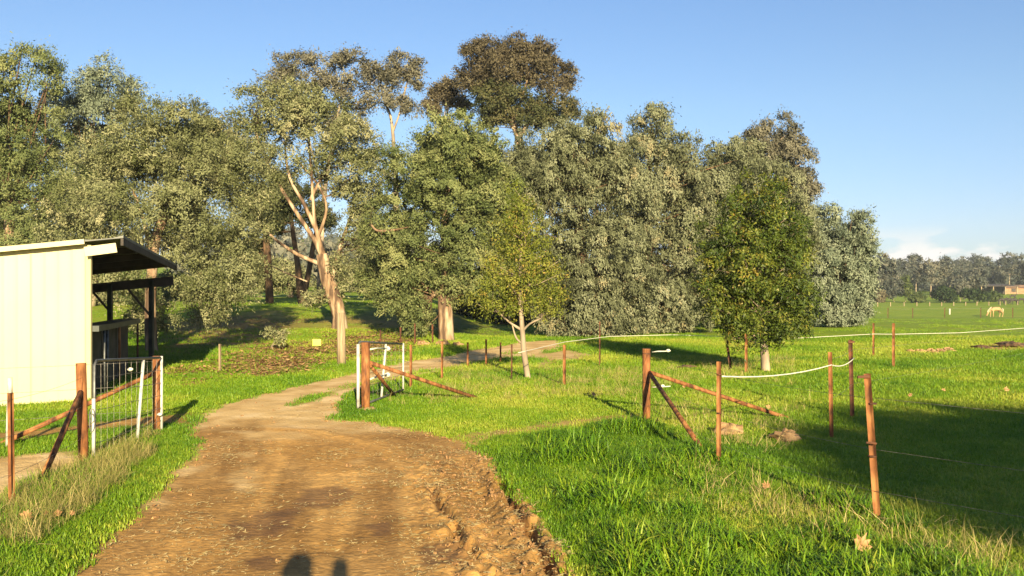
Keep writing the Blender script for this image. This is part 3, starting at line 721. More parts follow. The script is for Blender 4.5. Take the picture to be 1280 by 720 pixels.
tree('gum_tree', 'thin sparse gum tree with bare pale limbs showing against the sky', 'tree', 492, 60,
     [(505, 82, 22, 14), (488, 100, 16, 16), (520, 100, 14, 14), (497, 130, 18, 10), (465, 90, 14, 12), (515, 135, 12, 10)], 5200, 'leaf_mauve', 'bark_pale', r0=.22, seed=6, puff=.34, leaf=(.22, .08), group=MASS, tint0=.65, fill=0,
     trunk=[(492, 350, .25), (495, 250, .2), (492, 180, .12), (488, 145, .09), (480, 125, .06), (474, 95, .03)], limbs=[[(491, 165, .08), (500, 140, .06), (507, 110, .06), (515, 85, .03)]], puffs=9)
tree('gum_tree', 'big round olive gum tree with thick pale trunk in the middle of the photo', 'tree', 558, 30.5,
     [(565, 185, 60, 48), (520, 225, 50, 50), (605, 235, 45, 60), (560, 260, 68, 60), (525, 315, 55, 50), (590, 325, 45, 50), (500, 365, 32, 38), (520, 395, 22, 26), (480, 285, 30, 35), (630, 290, 30, 50), (467, 350, 24, 26, 2), (570, 355, 30, 25)],
     98000, 'leaf_green', 'bark', trunk=[(558, 428, .30), (557, 400, .26), (556, 372, .25), (560, 330, .2), (556, 280, .15), (565, 220, .1)], seed=7, puff=.24, leaf=(.125, .062), group=MASS, tint0=.55, sub=.34,
     limbs=[[(557, 376, .16), (545, 366, .12), (540, 372, .06)], [(556, 372, .14), (570, 358, .1), (582, 350, .07)], [(498, 290, .05, -1), (478, 291, .04, -1), (470, 284, .03, -1)]], droop=.5, toptint=.08)
tree('gum_tree', 'tallest dark gum tree with bronze crown rising above the grove', 'tree', 655, 62,
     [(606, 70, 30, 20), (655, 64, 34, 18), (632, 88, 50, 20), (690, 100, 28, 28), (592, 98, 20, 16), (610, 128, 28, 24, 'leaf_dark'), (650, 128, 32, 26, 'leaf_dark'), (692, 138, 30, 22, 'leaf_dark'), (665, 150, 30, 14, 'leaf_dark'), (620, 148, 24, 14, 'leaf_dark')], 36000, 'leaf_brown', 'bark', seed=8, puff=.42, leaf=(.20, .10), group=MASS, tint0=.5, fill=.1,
     trunk=[(655, 350, .4), (652, 230, .32), (648, 175, .24), (640, 150, .16), (636, 120, .10)],
     limbs=[[(648, 172, .2), (665, 148, .14), (685, 128, .1), (700, 112, .05)], [(645, 165, .16), (628, 138, .11), (612, 118, .07), (605, 95, .04)], [(642, 150, .13), (655, 115, .08), (662, 85, .05)]], sub=.36)
tree('gum_tree', 'small crowned bronze gum tree left of the tallest dark gum', 'tree', 556, 66,
     [(556, 117, 20, 13), (541, 133, 12, 8), (575, 133, 14, 8)], 5000, 'leaf_brown', 'bark_pale', seed=9, puff=.4, leaf=(.2, .1), group=MASS, r0=.25, tint0=.55, fill=.06)
tree('gum_tree', 'dense dusty grey gum tree right of the middle tree, foliage to the ground, dark trunk', 'tree', 735, 34,
     [(690, 200, 52, 48), (745, 188, 48, 50), (665, 230, 38, 48), (715, 255, 50, 50), (775, 245, 45, 60), (700, 320, 45, 50), (770, 320, 50, 50), (745, 370, 50, 45), (800, 370, 40, 42), (690, 375, 35, 40), (740, 400, 60, 24)],
     92000, 'leaf_grey', 'bark_dark', trunk=[(735, 395, .28), (730, 340, .25), (724, 285, .2), (728, 240, .13)], seed=10, puff=.24, leaf=(.15, .052), group=MASS, tint0=.5, sub=.30, droop=1.3, hang=.35, tintvar=.34)
tree('gum_tree', 'dusty grey gum tree with pointed top and small pink trunk gap behind the fence', 'tree', 815, 37,
     [(815, 165, 28, 36), (800, 215, 40, 50), (860, 215, 40, 45), (830, 270, 50, 60), (875, 290, 40, 60), (835, 345, 48, 50), (845, 385, 40, 35), (885, 370, 35, 40), (905, 230, 40, 50), (815, 402, 50, 18)],
     78000, 'leaf_grey', 'bark_dark', trunk=[(815, 400, .28), (812, 340, .25), (808, 260, .2), (814, 190, .08)], seed=12, puff=.26, leaf=(.16, .056), group=MASS, tint0=.52, sub=.30, droop=1.3, hang=.35, tintvar=.32)
tree('gum_tree', 'grey gum tree just left above the orange tinged oak', 'tree', 915, 40,
     [(925, 210, 35, 38), (960, 240, 42, 50), (900, 290, 40, 60), (985, 300, 34, 60), (950, 350, 50, 50)],
     42000, 'leaf_grey', 'bark_dark', r0=.25, seed=13, puff=.27, leaf=(.17, .06), group=MASS, tint0=.5, sub=.32, droop=1.2, hang=.3)
tree('gum_tree', 'tall airy mauve grey gum tree at the right end of the high crowns', 'tree', 975, 48,
     [(970, 172, 38, 28), (990, 210, 28, 35), (950, 200, 26, 26), (1000, 240, 20, 25), (985, 265, 26, 30)], 18000, 'leaf_mauve', 'bark_pale', seed=14, puff=.3, leaf=(.18, .065), group=MASS, tint0=.6, fill=.03,
     trunk=[(975, 400, .3), (975, 300, .24), (972, 230, .15), (970, 180, .07)], sub=.36, droop=.8, puffs=11)
tree('gum_tree', 'blue grey gum tree at the right end of the grove beside the open field', 'tree', 1055, 44,
     [(1035, 285, 32, 34), (1075, 290, 16, 26), (1050, 330, 42, 42), (1040, 375, 42, 34), (1072, 350, 22, 40), (1015, 340, 24, 60), (1060, 385, 28, 20), (1040, 398, 40, 10)], 48000, 'leaf_blue', 'bark_dark', seed=15, puff=.26, leaf=(.17, .06), group=MASS, tint0=.56, r0=.2,
     sub=.32, droop=.9, fill=.14)
tree('young_tree', 'slender young tree with yellow green leaves and pale trunk beside the right gate rail', 'tree', 660, G(660, 476)[1],
     [(650, 255, 20, 30), (640, 300, 34, 36), (668, 305, 30, 36), (624, 350, 30, 34), (682, 350, 30, 36), (650, 340, 32, 36), (610, 385, 20, 20), (692, 385, 18, 22), (640, 385, 24, 16), (668, 385, 20, 14)], 23000, 'leaf_gold', 'bark_pale',
     trunk=[(660, 474, .060), (655, 440, .055), (652, 400, .045), (650, 360, .045), (652, 300, .03), (655, 250, .012)], seed=16, puff=.15, leaf=(.075, .032), tint0=.42, sub=.30, fill=.08, tintvar=.28, droop=.6, ragged=(.45, 1.35), dens=.42, lsz=1.0,
     limbs=[[(653, 413, .032), (640, 405, .022), (628, 395, .016), (615, 380, .01)], [(653, 414, .028), (662, 405, .02), (676, 398, .012)], [(653, 430, .022), (645, 422, .018), (640, 405, .012)]], twig_r=.012, puffs=12)
tree('oak_tree', 'rounded dark green tree turning orange with short pale trunk in the right paddock', 'tree', 957, G(957, 466)[1],
     [(945, 262, 40, 40), (920, 300, 42, 45), (970, 300, 40, 45), (945, 335, 62, 50), (910, 365, 38, 46), (980, 370, 34, 44), (945, 385, 60, 42), (920, 412, 34, 30), (970, 415, 30, 24), (1000, 395, 18, 24)], 40000, 'leaf_autumn', 'bark_pale',
     trunk=[(957, 464, .10), (956, 445, .09), (954, 425, .08), (950, 380, .08), (947, 320, .05), (945, 270, .02)], seed=17, puff=.17, leaf=(.085, .055), tint0=.36, sub=.27, fill=.10, tintvar=.24, ragged=(.5, 1.3), dens=.62, lsz=1.3, droop=.6, twig_r=.02)
# trees under and behind the grove: dark stems, pale stems, low bushes
tree('dark_gum_tree', 'dark stemmed gum tree with ragged foliage left of the forked dark trunks', 'tree', 337, 50,
     [(330, 270, 26, 30), (318, 320, 14, 30), (345, 240, 24, 26), (300, 300, 14, 30)], 12000, 'leaf_dark', 'bark_dark', trunk=[(337, 378, .24), (335, 330, .22), (333, 290, .18), (338, 240, .1)], seed=18, puff=.32, leaf=(.18, .07), fill=.05, tint0=.4)
tree('dark_gum_tree', 'forked tree with two dark trunks on the rise behind the leaning gum', 'tree', 378, 49,
     [(370, 255, 34, 24), (345, 275, 18, 20), (400, 270, 20, 18)], 9000, 'leaf_dark', 'bark_dark', trunk=[(378, 378, .28), (376, 365, .24), (372, 330, .17), (366, 290, .13), (362, 250, .07)],
     limbs=[[(378, 374, .2), (385, 345, .16), (391, 310, .13), (397, 280, .08)]], seed=19, puff=.34, leaf=(.18, .07), fill=.05, tint0=.4)
tree('pale_gum_tree', 'distant gum tree with slim pale trunk seen between the leaning gum and middle tree', 'tree', 482, 62,
     [(480, 330, 30, 26), (455, 345, 22, 22), (500, 345, 20, 26), (470, 310, 22, 20)], 11000, 'leaf_olive', 'bark_pale', trunk=[(484, 372, .22), (483, 345, .18), (478, 320, .15), (465, 300, .1)], seed=20, puff=.35, leaf=(.2, .09), tint0=.68, fill=.05)
tree('pale_gum_tree', 'distant gum tree with pale trunk low behind the two dark trunks', 'tree', 364, 72,
     [(352, 345, 24, 22), (375, 352, 18, 18), (335, 352, 20, 18)], 7000, 'leaf_olive', 'bark_pale', trunk=[(364, 372, .22), (362, 350, .2), (358, 325, .12)], seed=21, puff=.4, leaf=(.24, .1), tint0=.62, fill=.1)
for i, (bx, d, lob, lm, t0, lab) in enumerate([
    (430, 70, [(430, 350, 22, 18), (412, 352, 14, 14)], 'leaf_olive', .55, 'small round olive bush just right of the leaning trunk'),
    (455, 95, [(455, 342, 26, 26), (440, 352, 18, 20), (476, 350, 18, 20)], 'leaf_olive', .6, 'hazy olive bush group far behind the leaning gum'),
    (530, 80, [(525, 350, 24, 24), (545, 358, 18, 18)], 'leaf_green', .5, 'bush in shade left of the thick middle trunk'),
    (600, 52, [(600, 372, 32, 30), (625, 385, 26, 24), (580, 385, 24, 22)], 'leaf_dark', .45, 'dark bush behind and right of the thick middle trunk'),
    (655, 48, [(660, 385, 34, 28), (635, 395, 28, 22)], 'leaf_dark', .4, 'dark low bush behind the slender young tree'),
    (790, 46, [(790, 385, 40, 32), (755, 390, 34, 28), (830, 385, 30, 28)], 'leaf_dark', .35, 'dark undergrowth bush behind the dusty grey gums'),
    (250, 60, [(250, 355, 40, 26), (215, 360, 30, 24), (285, 360, 26, 22)], 'leaf_green', .4, 'shaded bush behind the broad olive gum'),
    (130, 46, [(130, 380, 40, 40), (95, 380, 34, 38), (165, 385, 30, 34)], 'leaf_green', .55, 'leafy bush seen through the open shed bay'),
    ]):
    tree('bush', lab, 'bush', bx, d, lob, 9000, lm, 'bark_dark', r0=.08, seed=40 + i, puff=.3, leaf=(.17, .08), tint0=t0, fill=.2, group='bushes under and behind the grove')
# far-left and back fill so the grove is deep
for i, (bx, d, lob, lab) in enumerate([
    (60, 62, [(60, 190, 60, 70), (40, 300, 70, 60)], 'gum tree deep in the grove behind the two left crowns'),
    (250, 60, [(235, 180, 45, 45), (265, 200, 50, 60), (225, 280, 60, 60)], 'gum tree deep in the grove behind the broad olive crown'),
    (620, 55, [(600, 230, 45, 60), (655, 240, 50, 60), (640, 330, 60, 50)], 'gum tree deep in the grove between the middle tree and grey gum'),
    (760, 55, [(720, 220, 50, 50), (790, 250, 55, 60), (760, 330, 70, 60)], 'gum tree deep in the grove behind the dense dusty gum'),
    (880, 58, [(860, 240, 50, 55), (930, 270, 50, 55), (890, 340, 70, 50)], 'gum tree deep in the grove behind the grey crowns')]):
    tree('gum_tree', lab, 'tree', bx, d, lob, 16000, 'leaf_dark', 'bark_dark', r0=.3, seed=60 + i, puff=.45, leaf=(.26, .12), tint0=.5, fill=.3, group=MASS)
# behind the photographer: the tree whose shadow falls on the paddock at the right
bx, by = 12.5, -19.0
def behind_tree():
    rng = np.random.default_rng(5); bz = 0
    root = thing('shade_tree', 'spreading gum tree behind the photographer shading the right paddock', 'tree', (bx, by, bz))
    C = []
    for cx, cy, cz, rx, ry, rz in ((9.6, -17, 7.7, 2.0, 1.8, .75), (12.4, -17.5, 8.2, 3, 2, 1.1), (16, -18, 8.0, 3.5, 2.4, 1.4), (12, -20, 9.0, 3, 2, 1.0), (8.6, -14.0, 6.9, 1.0, 1.0, .35), (20, -18, 8.2, 3, 2, 1.3)):
        n = 90; u = unit(rng, n) * rng.uniform(.3, 1, n)[:, None] ** .5
        for q in np.array([cx, cy, cz]) + u * np.array([rx, ry, rz]):
            m = 70; C.append(q + rng.normal(0, .22, (m, 3)))
    C = np.concatenate(C)
    V, Fs = leaves(C, np.zeros_like(C), .22, .12, .3, rng)
    link('crown', mesh_from('crown', V - np.array([bx, by, bz]), Fs, 'leaf_olive', False, {'tint': ('FACE', np.clip(rng.normal(.5, .2, len(C)), 0, 1))}), root)
    MB().tube([(bx, by, -.1), (bx + .1, by, 2), (bx - .1, by + .1, 4.5), (bx - .5, by + .4, 7.5)], [.4, .32, .26, .12], 10, True, .1).build('trunk', 'bark', root, True)
    for e in ((9.6, -17, 7.5), (16, -18, 7.8), (12, -20, 8.8), (19.5, -18, 8)):
        MB().tube([(bx, by, 3.6), ((bx + e[0]) / 2, (by + e[1]) / 2, 5.6), e], [.17, .12, .04], 7, True, .1).build('limb', 'bark', root, True)
behind_tree()

# ------------------------------------------------------------------ far side of the field
FARG = 'distant trees across the field'
far = [(1098, 200, [(1100, 345, 16, 20), (1105, 330, 12, 12)], 'leaf_far', .6, 'pinkish distant gum right beside the blue grey gum edge'),
       (1118, 290, [(1125, 338, 14, 12), (1112, 345, 14, 14)], 'leaf_far', .5, 'round topped distant gum under the white cloud'),
       (1145, 300, [(1143, 330, 11, 10), (1150, 342, 14, 13)], 'leaf_far', .55, 'peaked distant gum just right of the cloud'),
       (1163, 240, [(1158, 342, 10, 12), (1172, 343, 11, 12), (1164, 335, 10, 9)], 'leaf_far', .85, 'sunlit distant gum with a bright pale trunk'),
       (1186, 300, [(1185, 336, 14, 13), (1195, 345, 14, 12)], 'leaf_far', .5, 'grey distant gum right of the one with the bright trunk'),
       (1214, 320, [(1218, 330, 20, 11), (1205, 338, 16, 14), (1232, 335, 12, 12)], 'leaf_far', .5, 'widest dark topped distant gum left of the far shed'),
       (1225, 260, [(1222, 347, 16, 12), (1206, 350, 12, 10)], 'leaf_far', .6, 'lower distant gum in front of the widest one'),
       (1262, 320, [(1262, 328, 18, 12), (1250, 338, 14, 13), (1275, 336, 14, 12)], 'leaf_far', .5, 'broad distant gum above the far farmhouse'),
       (1285, 300, [(1290, 338, 14, 14)], 'leaf_far', .6, 'distant gum cut by the right edge of the photo'),
       (1118, 190, [(1117, 358, 11, 12), (1112, 364, 9, 9)], 'leaf_far', .4, 'grey green round shrub left of the cone shaped shrub'),
       (1132, 190, [(1132, 362, 8, 11), (1132, 352, 5, 8)], 'leaf_bush', .9, 'cone shaped green shrub at the far fence'),
       (1147, 182, [(1147, 373, 9, 5)], 'leaf_bush', .8, 'low shrub in front of the bright trunked gum'),
       (1180, 184, [(1180, 368, 14, 8), (1190, 372, 8, 6)], 'leaf_bush', .15, 'darkest low bush left of the pair at the far fence'),
       (1200, 192, [(1200, 363, 12, 9)], 'leaf_far', .75, 'pale shrub between the two dark bushes'),
       (1222, 184, [(1216, 368, 12, 8), (1229, 371, 8, 6)], 'leaf_bush', .2, 'dark low bush below the widest distant gum'),
       (1240, 190, [(1240, 371, 10, 6)], 'leaf_bush', .7, 'small green shrub left of the black cattle'),
       (1097, 186, [(1097, 372, 8, 8)], 'leaf_brown', 1., 'rust coloured shrub next to the blue grey gum edge')]
for i, (bx_, d, lob, lm, t0, lab) in enumerate(far):
    x_ = (bx_ - CX) / F * d
    tree('distant_tree' if d >= 200 else 'distant_shrub', lab, 'tree' if d >= 200 else 'shrub', bx_, d, lob, 5200, lm, 'bark_pale', r0=.2 if d >= 200 else .06, seed=80 + i, puff=.8 if d >= 200 else .45,
         leaf=(.7, .4) if d >= 200 else (.4, .25), tint0=t0, fill=.2, group=FARG, droop=.2, twigs=.15, twig_r=.1)
# deep wooded ridge far behind: nobody could count these trees
rng = np.random.default_rng(3)
C = []; T = []
for px_ in np.arange(1075, 1420, 3.0):
    d = rng.uniform(330, 420); x_ = (px_ - CX) / F * d; zb = hz(x_, d)
    hgt = rng.uniform(7, 10.5)
    c = np.array([x_, d, zb + hgt * .55]); n = 700
    u = unit(rng, n) * rng.uniform(.4, 1, n)[:, None] ** .5
    C.append(c + u * np.array([4.2, 4, hgt * .5])); T.append(np.full(n, rng.uniform(.15, .6)) + rng.normal(0, .15, n))
for px_ in list(np.arange(230, 560, 4.0)):
    for d in (150, 230, 330):
        if rng.uniform() < .35: continue
        d = d * rng.uniform(.85, 1.15); x_ = (px_ - CX) / F * d; zb = hz(x_, d); hgt = rng.uniform(4, 8)
        n = 260; u = unit(rng, n) * rng.uniform(.4, 1, n)[:, None] ** .5
        C.append(np.array([x_, d, zb + hgt * .5]) + u * np.array([3.4, 3.4, hgt * .5])); T.append(np.full(n, rng.uniform(.4, .9)) + rng.normal(0, .12, n))
C = np.concatenate(C); T = np.clip(np.concatenate(T), 0, 1)
V, Fs = leaves(C, np.zeros_like(C), 1.3, .8, .2, rng)
o = link('woodland', mesh_from('woodland', V, Fs, 'leaf_far', False, {'tint': ('FACE', T)}))
tag(o, 'hazy grey green woodland on the far low ridges', kind='stuff')

# farmhouse and shed far right
x0, d0 = (1243 - CX) / F * 275, 275
zb = hz(x0, d0)
t = thing('farm_shed', 'low dark open farm shed far off left of the tan farmhouse', 'shed', (x0, d0, zb))
MB().beam((x0 - 6, d0 + 3, zb + 1.3), (x0 + 5, d0 + 3, zb + 1.3), .2, 2.6).build('wall', 'shade', t)
MB().add([(x0 - 6.5, d0 - 4, zb + 2.5), (x0 + 5.5, d0 - 4, zb + 2.5), (x0 + 5.5, d0 + 4, zb + 3.1), (x0 - 6.5, d0 + 4, zb + 3.1), (x0 - 6.5, d0 - 4, zb + 2.7), (x0 + 5.5, d0 - 4, zb + 2.7), (x0 + 5.5, d0 + 4, zb + 3.3), (x0 - 6.5, d0 + 4, zb + 3.3)],
         [(3, 2, 1, 0), (4, 5, 6, 7), (0, 1, 5, 4), (1, 2, 6, 5), (2, 3, 7, 6), (3, 0, 4, 7)]).build('roof', 'shade', t)
for q in (-6, -2.3, 1.4, 5): MB().beam((x0 + q, d0 - 3.6, zb - .2), (x0 + q, d0 - 3.6, zb + 2.5), .25, .25, (0, 1, 0)).build('post', 'timber', t)
x0, d0 = (1276 - CX) / F * 280, 280
zb = hz(x0, d0)
t = thing('farmhouse', 'tan brick farmhouse with flat sunlit wall at the far right', 'house', (x0, d0, zb))
MB().hexa([(x0 - 5, d0, zb - .3), (x0 + 9, d0, zb - .3), (x0 + 9, d0 + 8, zb - .3), (x0 - 5, d0 + 8, zb - .3), (x0 - 5, d0, zb + 2.0), (x0 + 9, d0, zb + 2.0), (x0 + 9, d0 + 8, zb + 2.0), (x0 - 5, d0 + 8, zb + 2.0)]).build('wall', 'brick', t)
MB().add([(x0 - 5.5, d0 - .6, zb + 2.0), (x0 + 9.5, d0 - .6, zb + 2.0), (x0 + 9.5, d0 + 8.6, zb + 2.0), (x0 - 5.5, d0 + 8.6, zb + 2.0), (x0 - 1.5, d0 + 4, zb + 2.9), (x0 + 5.5, d0 + 4, zb + 2.9)],
         [(0, 1, 5, 4), (1, 2, 5), (2, 3, 4, 5), (3, 0, 4), (3, 2, 1, 0)]).build('roof', 'brick', t, label='weathered orange roof')
for q in (-3, 2, 6): MB().beam((x0 + q, d0 - .05, zb + 1.2), (x0 + q + 1.4, d0 - .05, zb + 1.2), .08, 1.1).build('window', 'shade', t)

# ------------------------------------------------------------------ fences
FIN = [1, .35, .3, .35, 1, .35, .3, .35, 1, .35, .3, .35]
def picket(parent, x, y, top, m='rust', r=.026, lean=(0, 0), name='picket', fin=True, below=.15):
    z = hz(x, y)
    a = (x, y, z - below); b = (x + lean[0], y + lean[1], top)
    if fin: mb = MB().tube([a, b], r, 18, True, 0, [1, .30, .22, .20, .22, .30])
    else: mb = MB().tube([a, [(a[i] * .5 + b[i] * .5) for i in range(3)], b], r, 12, True)
    return mb.build(name, m, parent, not fin)
def pz(py, d): return EYE + (HY - py) / F * d
def wire(parent, pts, r=.0015, m='wire', name='wire', sag=.02):
    P = []
    for a, b in zip(pts[:-1], pts[1:]):
        a = np.array(a, float); b = np.array(b, float)
        for i in range(7):
            t_ = i / 7; P.append(a * (1 - t_) + b * t_ - np.array([0, 0, sag * 4 * t_ * (1 - t_)]))
    P.append(np.array(pts[-1], float))
    return MB().tube(P, r, 5, True).build(name, m, parent, True)
def base(px, py): return G(px, py)

# near right fence line: strainer post, braces, pickets
sx, sy = base(808, 531)
ft = thing('wire_fence', 'rusty fence right of the road from the thick strainer post to the two nearest pickets', 'fence', (sx, sy, hz(sx, sy)))
topz = pz(437, sy)
picket(ft, sx, sy, topz, 'rust', .052, name='strainer_post', fin=False)
MB().tube([(sx, sy, topz - .01), (sx, sy, topz + .012)], .056, 12).build('post_cap', 'rust', ft)
attach = (sx + .03, sy, pz(465, sy))
bx2, by2 = base(897, 582)
MB().tube([attach, (bx2 - .05, by2 + .05, hz(bx2, by2) - .03)], .027, 10).build('brace', 'rust', ft, True)
MB().tube([attach, (*base(992, 527), .02)], .027, 10).build('brace', 'rust', ft, True)
p1 = base(899, 588); p2 = base(1099, 660)
q1 = picket(ft, *p1, pz(452, p1[1]))
q2 = picket(ft, *p2, pz(467, p2[1]), lean=(-.085, 0), r=.028)
MB().beam((p2[0] - .165, p2[1] - .02, pz(471, p2[1])), (p2[0] - .08, p2[1] - .02, pz(470, p2[1])), .015, .018).build('insulator', 'rust_dark', ft)
MB().tube([(p2[0] - .04, p2[1] - .05, pz(553, p2[1])), (p2[0] - .11, p2[1] - .04, pz(552, p2[1]))], .008, 6).build('insulator', 'rust_dark', ft)
for zf in (.92, .55, .25):
    wire(ft, [(sx, sy, zf), (p1[0], p1[1], zf), (p2[0] - .05, p2[1], zf + .02), (6.0, 3.0, zf)])
for py in (440, 484):
    zz = pz(py, sy)
    MB().tube([(sx + .07, sy - .02, zz), (sx + .14, sy - .05, zz + .012), (sx + .24, sy - .06, zz + .014), (sx + .30, sy - .06, zz + .020)], .0075, 6).build('insulator', 'tape', ft, True)
    MB().blob((sx + (.27 if py == 440 else .2), sy - .06, zz + .022), (.026, .018, .019), seed=1).build('insulator_knob', 'tape', ft, True)
for (tx, ty, tr, zs) in ((sx, sy, .054, (.92, .55, .25)), (p1[0], p1[1], .027, (.92, .55)), (p2[0] - .05, p2[1], .031, (.90, .52))):
    for zf in zs: MB().tube([(tx, ty, zf - .005), (tx, ty, zf + .005)], tr, 10).build('wire_tie', 'rust_dark', ft)
# second line: from the braces out to the paddock
p3 = base(1040, 552); p4 = base(1066, 527)
ft2 = thing('wire_fence', 'fence of one rusty and one dark picket joined by white cord near the tree shadow', 'fence', (p3[0], p3[1], hz(*p3)))
picket(ft2, *p3, pz(440, p3[1]), lean=(-.02, 0))
picket(ft2, *p4, pz(425, p4[1]), 'rust_dark', .031, lean=(-.03, 0))
MB().beam((p4[0] - .075, p4[1] - .03, pz(428, p4[1])), (p4[0] + .01, p4[1] - .03, pz(427, p4[1])), .02, .022).build('insulator', 'rust_dark', ft2)
wire(ft2, [(p1[0] + .02, p1[1] - .03, pz(470, p1[1])), (p3[0] - .02, p3[1] - .03, pz(456, p3[1])), (p4[0], p4[1] - .05, pz(447, p4[1]))], .0072, 'tape', 'cord', .05)
far3 = base(1290, 470)
for zf in (.95, .5): wire(ft2, [(p3[0], p3[1], zf), (p4[0], p4[1], zf), (far3[0], far3[1], zf)])
# left fence line
la = base(105, 584); lb = base(197, 543)
fl = thing('wire_fence', 'rusty pipe fence left of the road holding the open wire gate', 'fence', (la[0], la[1], hz(*la)))
picket(fl, *la, pz(454, la[1]), 'rust', .048, name='strainer_post', fin=False, lean=(-.03, 0))
picket(fl, *lb, pz(445, lb[1]), 'rust', .050, name='strainer_post', fin=False, lean=(-.01, 0))
MB().tube([(la[0] - .02, la[1], pz(487, la[1])), (*base(44, 618), .0)], .027, 10).build('brace', 'rust', fl, True)
le = base(-8, 562)
MB().tube([(lb[0] - .03, lb[1] - .02, pz(466, lb[1])), (le[0], le[1], .02)], .027, 10).build('brace', 'rust', fl, True)
lc_ = base(15, 642)
picket(fl, *lc_, pz(491, lc_[1]), 'rust', .026, lean=(-.012, 0))
MB().tube([(lc_[0] - .014, lc_[1], pz(491, lc_[1])), (lc_[0] - .016, lc_[1], pz(472, lc_[1]))], .018, 8).build('insulator', 'white', fl, True)
lw = base(10, 566)
MB().tube([(lw[0], lw[1], hz(*lw) - .05), (lw[0] + .02, lw[1], pz(500, lw[1]))], .028, 8).build('white_stake', 'white', fl, True)
for zf in (.88, .6, .3):
    wire(fl, [(-4.6, 4.0, zf), (lc_[0], lc_[1], zf), (la[0], la[1], zf)])
    wire(fl, [(lb[0], lb[1], zf), (le[0] - 1.5, le[1] - .6, zf)], .0022)
# gates
def gate(name, label, A, B, zb_a, zb_b, zt_a, zt_b, loc, mid=.66, rows=6, cols=12, white_end=False, rr=.016):
    g = thing(name, label, 'gate', loc)
    A = np.array(A, float); B = np.array(B, float)
    def pt(t_, s_):
        q = A * (1 - t_) + B * t_; zb_ = zb_a * (1 - t_) + zb_b * t_; zt_ = zt_a * (1 - t_) + zt_b * t_
        return np.array([q[0], q[1], zb_ * (1 - s_) + zt_ * s_])
    MB().tube([pt(0, 0), pt(0, .95), pt(.03, 1), pt(.97, 1)], rr, 8).build('top_rail', 'galv', g, True)
    MB().tube([pt(0.02, 0), pt(1, 0)], rr, 8).build('bottom_rail', 'galv', g, True)
    MB().tube([pt(1, -.02), pt(1, 1.02)], rr, 8).build('end_stile', 'white', g, True)
    MB().tube([pt(mid - .07, 0.02), pt(mid + .03, .98)], rr * 1.15, 8).build('middle_stile', 'white', g, True)
    MB().tube([pt(-.006, -.02), pt(-.006, .62)], rr * 1.1, 8).build('hinge_stile', 'white', g, True)
    for i in range(1, rows):
        s_ = i / rows
        MB().tube([pt(0, s_), pt(.25, s_ - .008), pt(.5, s_ + .006), pt(.75, s_ - .006), pt(1, s_)], .0028, 5).build('mesh_wire', 'wire', g)
    for i in range(1, cols):
        t_ = i / cols
        w = random.uniform(-.012, .012)
        MB().tube([pt(t_, 0), pt(t_ + w, .33), pt(t_ + w * .5, .7), pt(t_, 1)], .0017, 5).build('mesh_wire', 'wire', g)
    return g, pt
ga = at(124, 584, la[1] + .05); gb = at(202, 546, lb[1] - .05)
g1, pt1 = gate('wire_gate', 'grey steel wire gate standing open between the two left rusty posts', (ga[0] - .05, ga[1]), (gb[0], gb[1]), max(ga[2], .06) + .0, gb[2] + .05, pz(451, ga[1]) , pz(447, gb[1]), (ga[0], ga[1], 0))
for s_, r_ in ((.45, .035), (.38, .045)):
    c = pt1(.0, s_) + np.array([-.005, -.03, 0])
    MB().tube([c + np.array([.02 * math.sin(a), .01 * math.sin(a), r_ * 2 * math.cos(a)]) for a in np.linspace(0, 2 * math.pi, 13)], .006, 6, False).build('chain', 'galv', g1, True)
for s_, t_ in ((.88, .5), (.25, .98)):
    MB().blob(pt1(t_, s_) + np.array([0, -.02, 0]), (.03, .02, .02), seed=3).build('insulator', 'tape', g1, True)
ra = base(457, 516)
fr = thing('wire_fence', 'rusty pipe post with two braces holding the white gate beyond the road bend', 'fence', (ra[0], ra[1], hz(*ra)))
picket(fr, *ra, pz(428, ra[1]), 'rust', .062, name='strainer_post', fin=False)
MB().blob((ra[0] + .02, ra[1] - .02, .02), (.17, .15, .07), seed=5).build('concrete_footing', 'rock', fr, True)
re1 = base(602, 501); re2 = base(496, 500)
MB().tube([(ra[0] + .05, ra[1], pz(453, ra[1])), (re1[0], re1[1], .02)], .029, 10).build('brace', 'rust', fr, True)
MB().tube([(ra[0] + .05, ra[1], pz(455, ra[1])), (re2[0], re2[1], .02)], .027, 10).build('brace', 'rust', fr, True)
ga = (ra[0] - .10, ra[1] - .03); ge = base(504, 496)
g2, pt2 = gate('wire_gate', 'white and grey wire gate swung open beside the round rusty post at the road bend', ga, ge, pz(508, ra[1]), .12, pz(427, ra[1]), pz(430, ge[1]), (ga[0], ga[1], 0), mid=.55, cols=10)
MB().tube([pt2(0, 0), pt2(0, .96)], .024, 8).build('hinge_stile', 'white', g2, True)
for s_ in (.88, .38):
    c0 = pt2(.22, s_); c1 = pt2(.62, s_ + .02)
    MB().tube([c0, c0 * .6 + c1 * .4 + [0, -.05, .015], c1], .013, 6).build('insulator', 'tape', g2, True)
    MB().blob(c1 + np.array([0, -.02, 0]), (.05, .02, .035), seed=2).build('insulator_knob', 'tape', g2, True)
